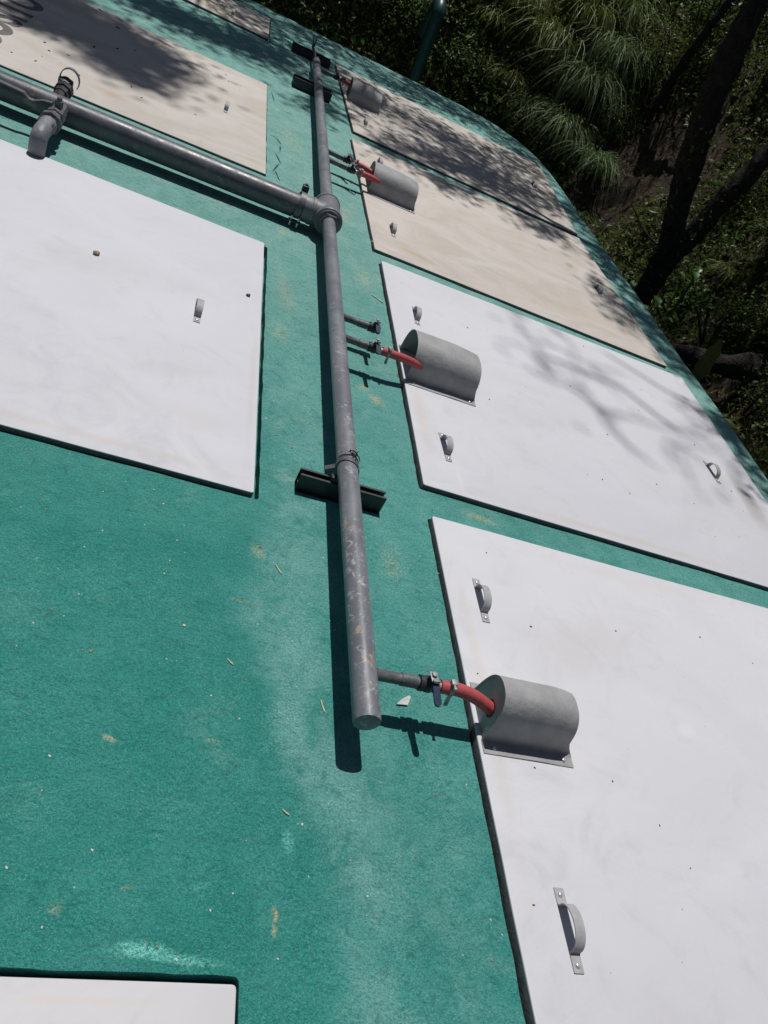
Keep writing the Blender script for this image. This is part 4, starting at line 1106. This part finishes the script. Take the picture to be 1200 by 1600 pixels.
# broad-leaved plants rising near the roof edge
def broad_plant(p, leaves, label, seed, m='broad'):
    rnd = random.Random(seed); o = empty('broad_leaved_plant', p, label, 'plant', 'broad leaved plants beside the tank')
    for (d, L, W, droop, *er) in leaves:
        ho, ve = er if er else (.8, .55)
        d = Vector(d); tip = d.normalized(); out = Vector((d.x, d.y, 0)); out = out.normalized() if out.length > .01 else Vector((1, 0, 0))
        side = Vector((-out.y, out.x, 0)); bm = bmesh.new(); n_ = 11; rows = []
        for k in range(n_):
            f = k / (n_ - 1)
            c = d + out * L * f * ho + Vector((0, 0, L * (ve * f - droop * f * f)))
            ww = W * (math.sin(math.pi * min(1, f * .93 + .05)) ** .7) * .5 * (1 + .1 * math.sin(f * 20))
            rows.append([bm.verts.new(c + side * ww * q + Vector((0, 0, -abs(q) * ww * -.35))) for q in (-1, -.5, 0, .5, 1)])
        for a, b in zip(rows, rows[1:]):
            for k in range(4): bm.faces.new((a[k], a[k + 1], b[k + 1], b[k]))
        new('leaf', bm, m, o)
        bm = bmesh.new(); tube(bm, smooth_path([(0, 0, 0), d * .5 + Vector((0, 0, .05)), d], 4), .006, 6); new('stem', bm, m, o)
    return o
# points measured on the ground of the gap between the roof and the bank
broad_plant((3.95, 4.75, -1.6), [((.02, .05, 1.28), .46, .12, .05, .25, 1.0), ((.22, .0, 1.05), .40, .13, .3), ((.1, .3, 1.0), .35, .09, .5)], 'plant with one very long dark blade leaf rising beside the roof edge', 1, 'leafB')
broad_plant((4.35, 6.05, -1.2), [((0, .1, 1.35), .12, .09, .3), ((.12, .05, 1.30), .11, .07, .4), ((-.08, .12, 1.30), .12, .08, .4), ((.05, .2, 1.38), .12, .08, .3)], 'bright leafy sprig catching the sun above the fallen log', 2)
broad_plant((3.95, 5.75, -1.3), [((0, .05, 1.2), .14, .09, .3), ((.05, -.05, 1.15), .12, .08, .4), ((-.03, .1, 1.1), .13, .08, .5)], 'bright leafy sprig touching the roof edge below the forked tree', 3)
broad_plant((3.9, 5.3, -1.4), [((0, .05, 1.1), .12, .05, .3), ((.08, .1, 1.1), .12, .05, .4), ((.1, -.05, 1.0), .15, .05, .4), ((-.03, .2, 1.15), .12, .05, .4)], 'small narrow-leaved plant between the long blade leaf and the sprig', 4)

# ---------------------------------------------------------------- trees
CLUMPS = []      # (x, y, z, radius, leaves) of the canopy
rnd = random.Random(77)
def shade(x, y, rx, ry, n_, zlo=5.0, zhi=8.5, nl=120, rad=.34, seed=None):
    """leaf clumps standing where the sun carries their shade to the roof at (x, y)"""
    for i in range(n_):
        a = rnd.uniform(0, 6.28); q = math.sqrt(rnd.random()); sx, sy = x + rx * q * math.cos(a), y + ry * q * math.sin(a)
        z = rnd.uniform(zlo, zhi); CLUMPS.append((sx, sy - LY * z, z, rad * rnd.uniform(.7, 1.2), int(nl * rnd.uniform(.7, 1.3))))
# over the far end of the roof
shade(-.8, 9.3, .9, .5, 14); shade(.6, 9.45, .9, .35, 14); shade(-.6, 7.65, 1.0, .33, 20, nl=140); shade(.38, 8.05, .42, .6, 13, nl=130); shade(.1, 7.5, .7, .22, 10, nl=120); shade(.2, 8.7, .3, .4, 4)
shade(-1.05, 6.25, .5, .28, 15, nl=170, zlo=8, zhi=11); shade(-.95, 5.95, .25, .14, 6, nl=150, zlo=8, zhi=11, rad=.28); shade(-.3, 6.35, .35, .14, 4, nl=70); shade(-.62, 5.95, .30, .22, 9, nl=170, rad=.26, zlo=8, zhi=11); shade(-.50, 5.50, .16, .22, 6, nl=130, rad=.2, zlo=8, zhi=11); shade(-1.25, 5.65, .25, .08, 3, rad=.2)
shade(.85, 6.75, .35, .25, 5, nl=70, rad=.24); shade(.9, 8.4, .25, .6, 7, nl=90, rad=.28)
shade(1.6, 7.7, .75, .6, 26, nl=75, rad=.32); shade(2.6, 7.4, .65, .8, 28, nl=75, rad=.32); shade(2.3, 6.85, .8, .3, 16, nl=70, rad=.28); shade(1.6, 6.7, .4, .15, 5, nl=60, rad=.25); shade(2.2, 9.1, 1.1, .45, 17, nl=90); shade(3.2, 8.3, .35, .6, 10, nl=80)
shade(1.35, 6.25, .25, .18, 5, nl=60, rad=.2); shade(1.95, 6.12, .18, .15, 4, nl=80, rad=.18); shade(2.8, 6.1, .45, .14, 6, nl=65, rad=.22); shade(3.45, 7.1, .15, .7, 7, nl=70, rad=.25)
shade(3.08, 4.95, .12, .35, 5, nl=65, rad=.20); shade(3.45, 5.4, .1, .9, 8, nl=60, rad=.2); shade(3.47, 3.8, .06, .7, 6, nl=50, rad=.16)
shade(3.48, 6.3, .08, .9, 10, nl=75, rad=.24); shade(3.46, 4.6, .05, .5, 5, nl=60, rad=.2); shade(3.46, 3.2, .04, .5, 4, nl=45, rad=.16); shade(2.6, 9.45, .8, .2, 10, nl=100, rad=.3); shade(3.35, 8.9, .2, .4, 7, nl=90, rad=.28)
shade(5.2, 5.6, 1.4, 1.8, 34, nl=120, rad=.42); shade(4.4, 4.0, .5, 1.2, 12, nl=110, rad=.34); shade(6.6, 7.8, 1.2, 1.4, 16, nl=110, rad=.42)
# over the bank and the gap
for i in range(330):
    x = rnd.uniform(3.9, 13.5); y = rnd.uniform(1.0, 21)
    if rnd.random() < .5: x = rnd.uniform(-4.5, 5); y = rnd.uniform(10.4, 21)
    if noise.noise(Vector((x * .75, y * .75, 31))) > .18: continue
    sx_, sy_ = x, y
    d = math.hypot((x - 4.3) / 2.4, (y - 12.6) / 2.6)
    z = rnd.uniform(3.6, 7.0) + max(0, ground_z(x, y)) * .6
    if d < 1 and rnd.random() < .90: continue
    CLUMPS.append((sx_, sy_ - LY * z, z, rnd.uniform(.30, .55), 80))

CLUMPS = [c for c in CLUMPS if not any(math.hypot(c[0] - a, c[1] + LY * (c[2] - z_) - b) < r_ for a, b, z_, r_ in ((4.42, 6.2, .15, .42), (4.0, 5.8, 0, .32), (4.8, 5.5, .1, .3), (5.6, 6.2, .3, .35)))]
r_k = random.Random(15)
def build_tree(name, label, base, trunk_paths, owner, m='leafA', size=.105):
    o = empty(name, base, label, 'tree', 'trees on the bank'); B = Vector(base)
    for j, (pts, r0, r1) in enumerate(trunk_paths):
        bm = bmesh.new(); path = smooth_path([Vector(p) - B for p in pts], 6)
        path = [path[k_] .lerp(path[k_ + 1], q_ / 5) for k_ in range(len(path) - 1) for q_ in range(5)] + [path[-1]]
        tube(bm, path, [r0 + (r1 - r0) * i / (len(path) - 1) for i in range(len(path))], 26, wob=.14)
        for v in bm.verts:
            q_ = v.co; rg = abs(noise.noise(Vector((q_.x * 16, q_.y * 16, q_.z * 3.5)))) ; q_ += Vector((noise.noise(q_ * 3), noise.noise(q_ * 3 + Vector((5, 0, 0))), 0)) * r0 * .35 - v.normal * 0
            v.co = q_ + Vector((noise.noise(q_ * 20), noise.noise(q_ * 20 + Vector((3, 3, 3))), 0)) * r0 * .22 * (.4 + rg * 2)
        if r0 > .09:
            for k_ in range(8):
                a_ = path[r_k.randrange(6, len(path) - 8)]; e_ = a_ + Vector((r_k.uniform(-1, 1), r_k.uniform(-1, 1), r_k.uniform(-.1, .7))) * .45
                tube(bm, smooth_path([a_, (a_ + e_) / 2 + Vector((0, 0, -.05)), e_], 4), [.016, .014, .012, .010, .009, .008, .006, .005, .003], 5)
            lv, lf = [], []
            for k_ in range(520):
                a_ = path[r_k.randrange(0, len(path))]; d_ = Vector((r_k.gauss(0, 1), r_k.gauss(0, 1), 0)).normalized()
                if noise.noise(a_ * 1.7) > -.05: leaf_quads(lv, lf, a_ + d_ * r0 * r_k.uniform(.9, 1.7), 0, r_k.uniform(.03, .06), r_k, .6)
            if lf: mesh_from('climbing_leaves', lv, lf, 'leafB', o, kind='stuff')
        new('trunk' if j == 0 else 'limb', bm, 'bark', o)
    vs, fs = [], []; r_ = random.Random(len(owner) + 5)
    bm = bmesh.new(); tops = [Vector(p[0][-1]) - B for p in trunk_paths] + [Vector(p[0][-2]) - B for p in trunk_paths]
    for (x, y, z, rad, nl) in owner:
        c = Vector((x, y, z)) - B
        t = min(tops, key=lambda q: (q - c).length)
        mid = (t + c) / 2 + Vector((r_.uniform(-.3, .3), r_.uniform(-.3, .3), r_.uniform(0, .5)))
        if (t - c).length < 2.4: tube(bm, smooth_path([t, mid, c], 3), [.012, .011, .010, .009, .007, .006, .004], 4, caps=False)
        for i in range(nl):
            leaf_quads(vs, fs, c + Vector((r_.gauss(0, rad * .6), r_.gauss(0, rad * .6), r_.gauss(0, rad * .45))), 0, size * r_.uniform(.6, 1.3), r_, .38)
    new('twigs', bm, 'bark', o, kind='stuff')
    mesh_from('crown', vs, fs, m, o, kind='stuff')
    return o
TREES = [
    ('forked_tree', 'big dark tree forking low beside the roof, right of the bare earth', (4.42, 6.88, -2.2),
     [([(4.36, 6.86, -2.2), (4.42, 6.88, -1.0), (4.44, 6.88, -.1), (4.22, 7.02, .65), (4.02, 7.15, 1.36), (3.95, 7.32, 2.3), (4.1, 7.7, 4.0), (4.3, 8.2, 6.2)], .10, .12),
      ([(4.44, 6.86, -.25), (4.60, 6.95, .45), (4.82, 7.06, 1.2), (5.15, 7.25, 2.2), (5.7, 7.6, 3.8), (6.1, 8.0, 5.6)], .095, .07),
      ([(4.0, 7.25, 1.9), (3.6, 7.6, 3.0), (3.0, 8.2, 4.2), (2.3, 8.9, 4.9)], .07, .03)]),
    ('slender_tree', 'slender straight trunk rising behind the far roof edge, left of the vent pipe', (1.80, 13.6, ground_z(1.80, 13.6)),
     [([(1.80, 13.6, ground_z(1.8, 13.6) - .2), (1.86, 13.9, .3), (1.97, 14.3, 2.2), (1.6, 13.6, 4.6), (1.0, 12.6, 5.6)], .055, .03),
      ([(1.8, 14.1, 3.4), (.8, 13.0, 4.6), (-.4, 11.6, 5.0)], .035, .02)]),
    ('thin_tree', 'thin tree standing on the bank above the bare earth', (5.4, 10.8, ground_z(5.4, 10.8)),
     [([(5.4, 10.8, ground_z(5.4, 10.8) - .2), (5.45, 10.8, 1.6), (5.7, 10.9, 3.2), (6.2, 11.3, 5.5)], .07, .04)]),
    ('leaning_tree', 'leaning trunk in shadow on the upper bank behind the forked tree', (6.6, 9.2, ground_z(6.6, 9.2)),
     [([(6.6, 9.2, ground_z(6.6, 9.2) - .2), (7.0, 9.5, 2.2), (7.6, 10.0, 4.0), (8.4, 10.6, 6.0)], .10, .06)]),
]
tops = [Vector(t[3][0][0][-1]) for t in TREES]
owners = [[] for _ in TREES]
for c in CLUMPS:
    k = min(range(len(tops)), key=lambda i: (Vector((tops[i].x, tops[i].y, 0)) - Vector((c[0], c[1], 0))).length); owners[k].append(c)
for t, ow in zip(TREES, owners): build_tree(t[0], t[1], t[2], t[3], ow)
# a bare high branch whose faint soft shade falls on the pale hatch
bt = bpy.data.objects.get('forked_tree'); B = Vector(bt.location); bm = bmesh.new()
def sp(x, y, z): return Vector((x, y - LY * z, z)) - B
for pts, r0, r1 in (([Vector((4.3, 8.2, 6.2)) - B, sp(4.2, 5.0, 10.0), sp(3.6, 3.75, 12.6), sp(2.9, 3.30, 13.0), sp(2.35, 3.22, 13.2), sp(2.05, 3.5, 13.4), sp(1.95, 4.1, 13.4)], .011, .006),
                    ([sp(2.9, 3.30, 13.0), sp(2.45, 3.62, 13.1), sp(2.0, 3.62, 13.2), sp(2.0, 3.3, 13.2)], .016, .012),
                    ([sp(2.35, 3.22, 13.2), sp(2.3, 2.98, 13.2), sp(2.5, 2.8, 13.2)], .014, .009),
                    ([sp(3.6, 3.75, 12.6), sp(3.05, 3.75, 12.6), sp(2.6, 3.95, 12.6)], .016, .010),
                    ([sp(3.6, 3.75, 12.6), sp(3.25, 3.2, 12.6), sp(3.05, 2.6, 12.6)], .018, .011),
                    ([sp(3.6, 3.75, 12.6), sp(3.42, 3.3, 12.6), sp(3.45, 2.4, 12.6)], .018, .009)):
    p_ = [q + Vector((noise.noise(q * 2.3), noise.noise(q * 2.3 + Vector((9, 0, 0))), 0)) * .10 * (1 if q.z > 5 else 0) for q in smooth_path(pts, 7)]; tube(bm, p_, [r0 + (r1 - r0) * i / (len(p_) - 1) for i in range(len(p_))], 8, wob=.2)
rj = random.Random(4)
for k in range(16):
    x, y = rj.choice(((2.1, 3.4), (2.5, 3.2), (2.9, 3.5), (3.1, 2.9), (2.3, 3.8), (3.3, 3.3))); a = rj.uniform(0, 6.28); l = rj.uniform(.25, .6); z = rj.uniform(12.4, 13.4)
    x += rj.uniform(-.25, .25); y += rj.uniform(-.2, .2)
    tube(bm, smooth_path([sp(x, y, z), sp(x + math.cos(a) * l * .5, y + math.sin(a) * l * .5 + .06, z), sp(x + math.cos(a + .5) * l, y + math.sin(a + .5) * l, z)], 4), .008, 5, caps=False)
new('high_branch', bm, 'bark', bt, kind='stuff')
vs, fs = [], []; rj = random.Random(9)
for (x, y, n_, q_) in ((2.2, 3.45, 16, .2), (2.75, 3.3, 16, .24), (3.05, 2.8, 12, .2), (2.0, 3.95, 10, .16), (3.3, 3.7, 30, .18)):
    for i in range(n_): leaf_quads(vs, fs, sp(x + rj.gauss(0, q_), y + rj.gauss(0, q_), rj.uniform(12, 13.6)), 0, .10, rj, .45)
mesh_from('sparse_leaves', vs, fs, 'leafA', bt, kind='stuff')

# fallen log below the bank
bm = bmesh.new(); path = smooth_path([(0, 0, 0), (.5, -.05, .10), (1.1, .05, .22), (1.8, .2, .30)], 5)
tube(bm, path, [.09, .10, .10, .09, .09, .10, .11, .11, .10, .10, .10, .10, .09, .09, .08, .07], 14, wob=.5)
lg = new('fallen_log', bm, 'bark', None, True, 'dark log lying across the gap right of the forked tree', 'log'); lg.location = (4.35, 5.75, -.42)

# green vent pipe beyond the far edge
vp = empty('vent_pipe', (2.20, 10.6, ground_z(2.2, 10.6)), 'dark green gooseneck vent pipe standing behind the far roof edge', 'vent pipe')
bm = bmesh.new(); B = Vector(vp.location)
pts = [(2.24, 10.6, ground_z(2.2, 10.6) - .3), (2.23, 10.6, -.4), (2.19, 10.6, .45)]
for k in range(1, 13):
    a = R(15 * k); pts.append((2.185, 10.6 + .15 - .15 * math.cos(a), .56 + .15 * math.sin(a)))
pts.append((2.185, 10.9, .30))
tube(bm, [Vector(p) - B for p in pts], .078, 26, caps=False); new('pipe', bm, 'vent', vp)
# a long dry leaf hanging at the foot of the grass
p = bank(ray(868, 240)); bm = bmesh.new(); rows = []
for k in range(7):
    f = k / 6; c = Vector((-.03 * f, -.10 * f, .30 - .26 * f)); w_ = .018 * math.sin(math.pi * (f * .9 + .05)) + .003
    rows.append([bm.verts.new(c + Vector((w_, 0, 0))), bm.verts.new(c + Vector((0, -.006, 0))), bm.verts.new(c - Vector((w_, 0, 0)))])
for a, b in zip(rows, rows[1:]):
    for k in range(2): bm.faces.new((a[k], a[k + 1], b[k + 1], b[k]))
dl = new('dry_leaf', bm, 'dry', None, True, 'long dry orange brown leaf hanging at the foot of the grass tussocks', 'leaf'); dl.location = (p.x - .1, p.y - .15, p.z + .05)
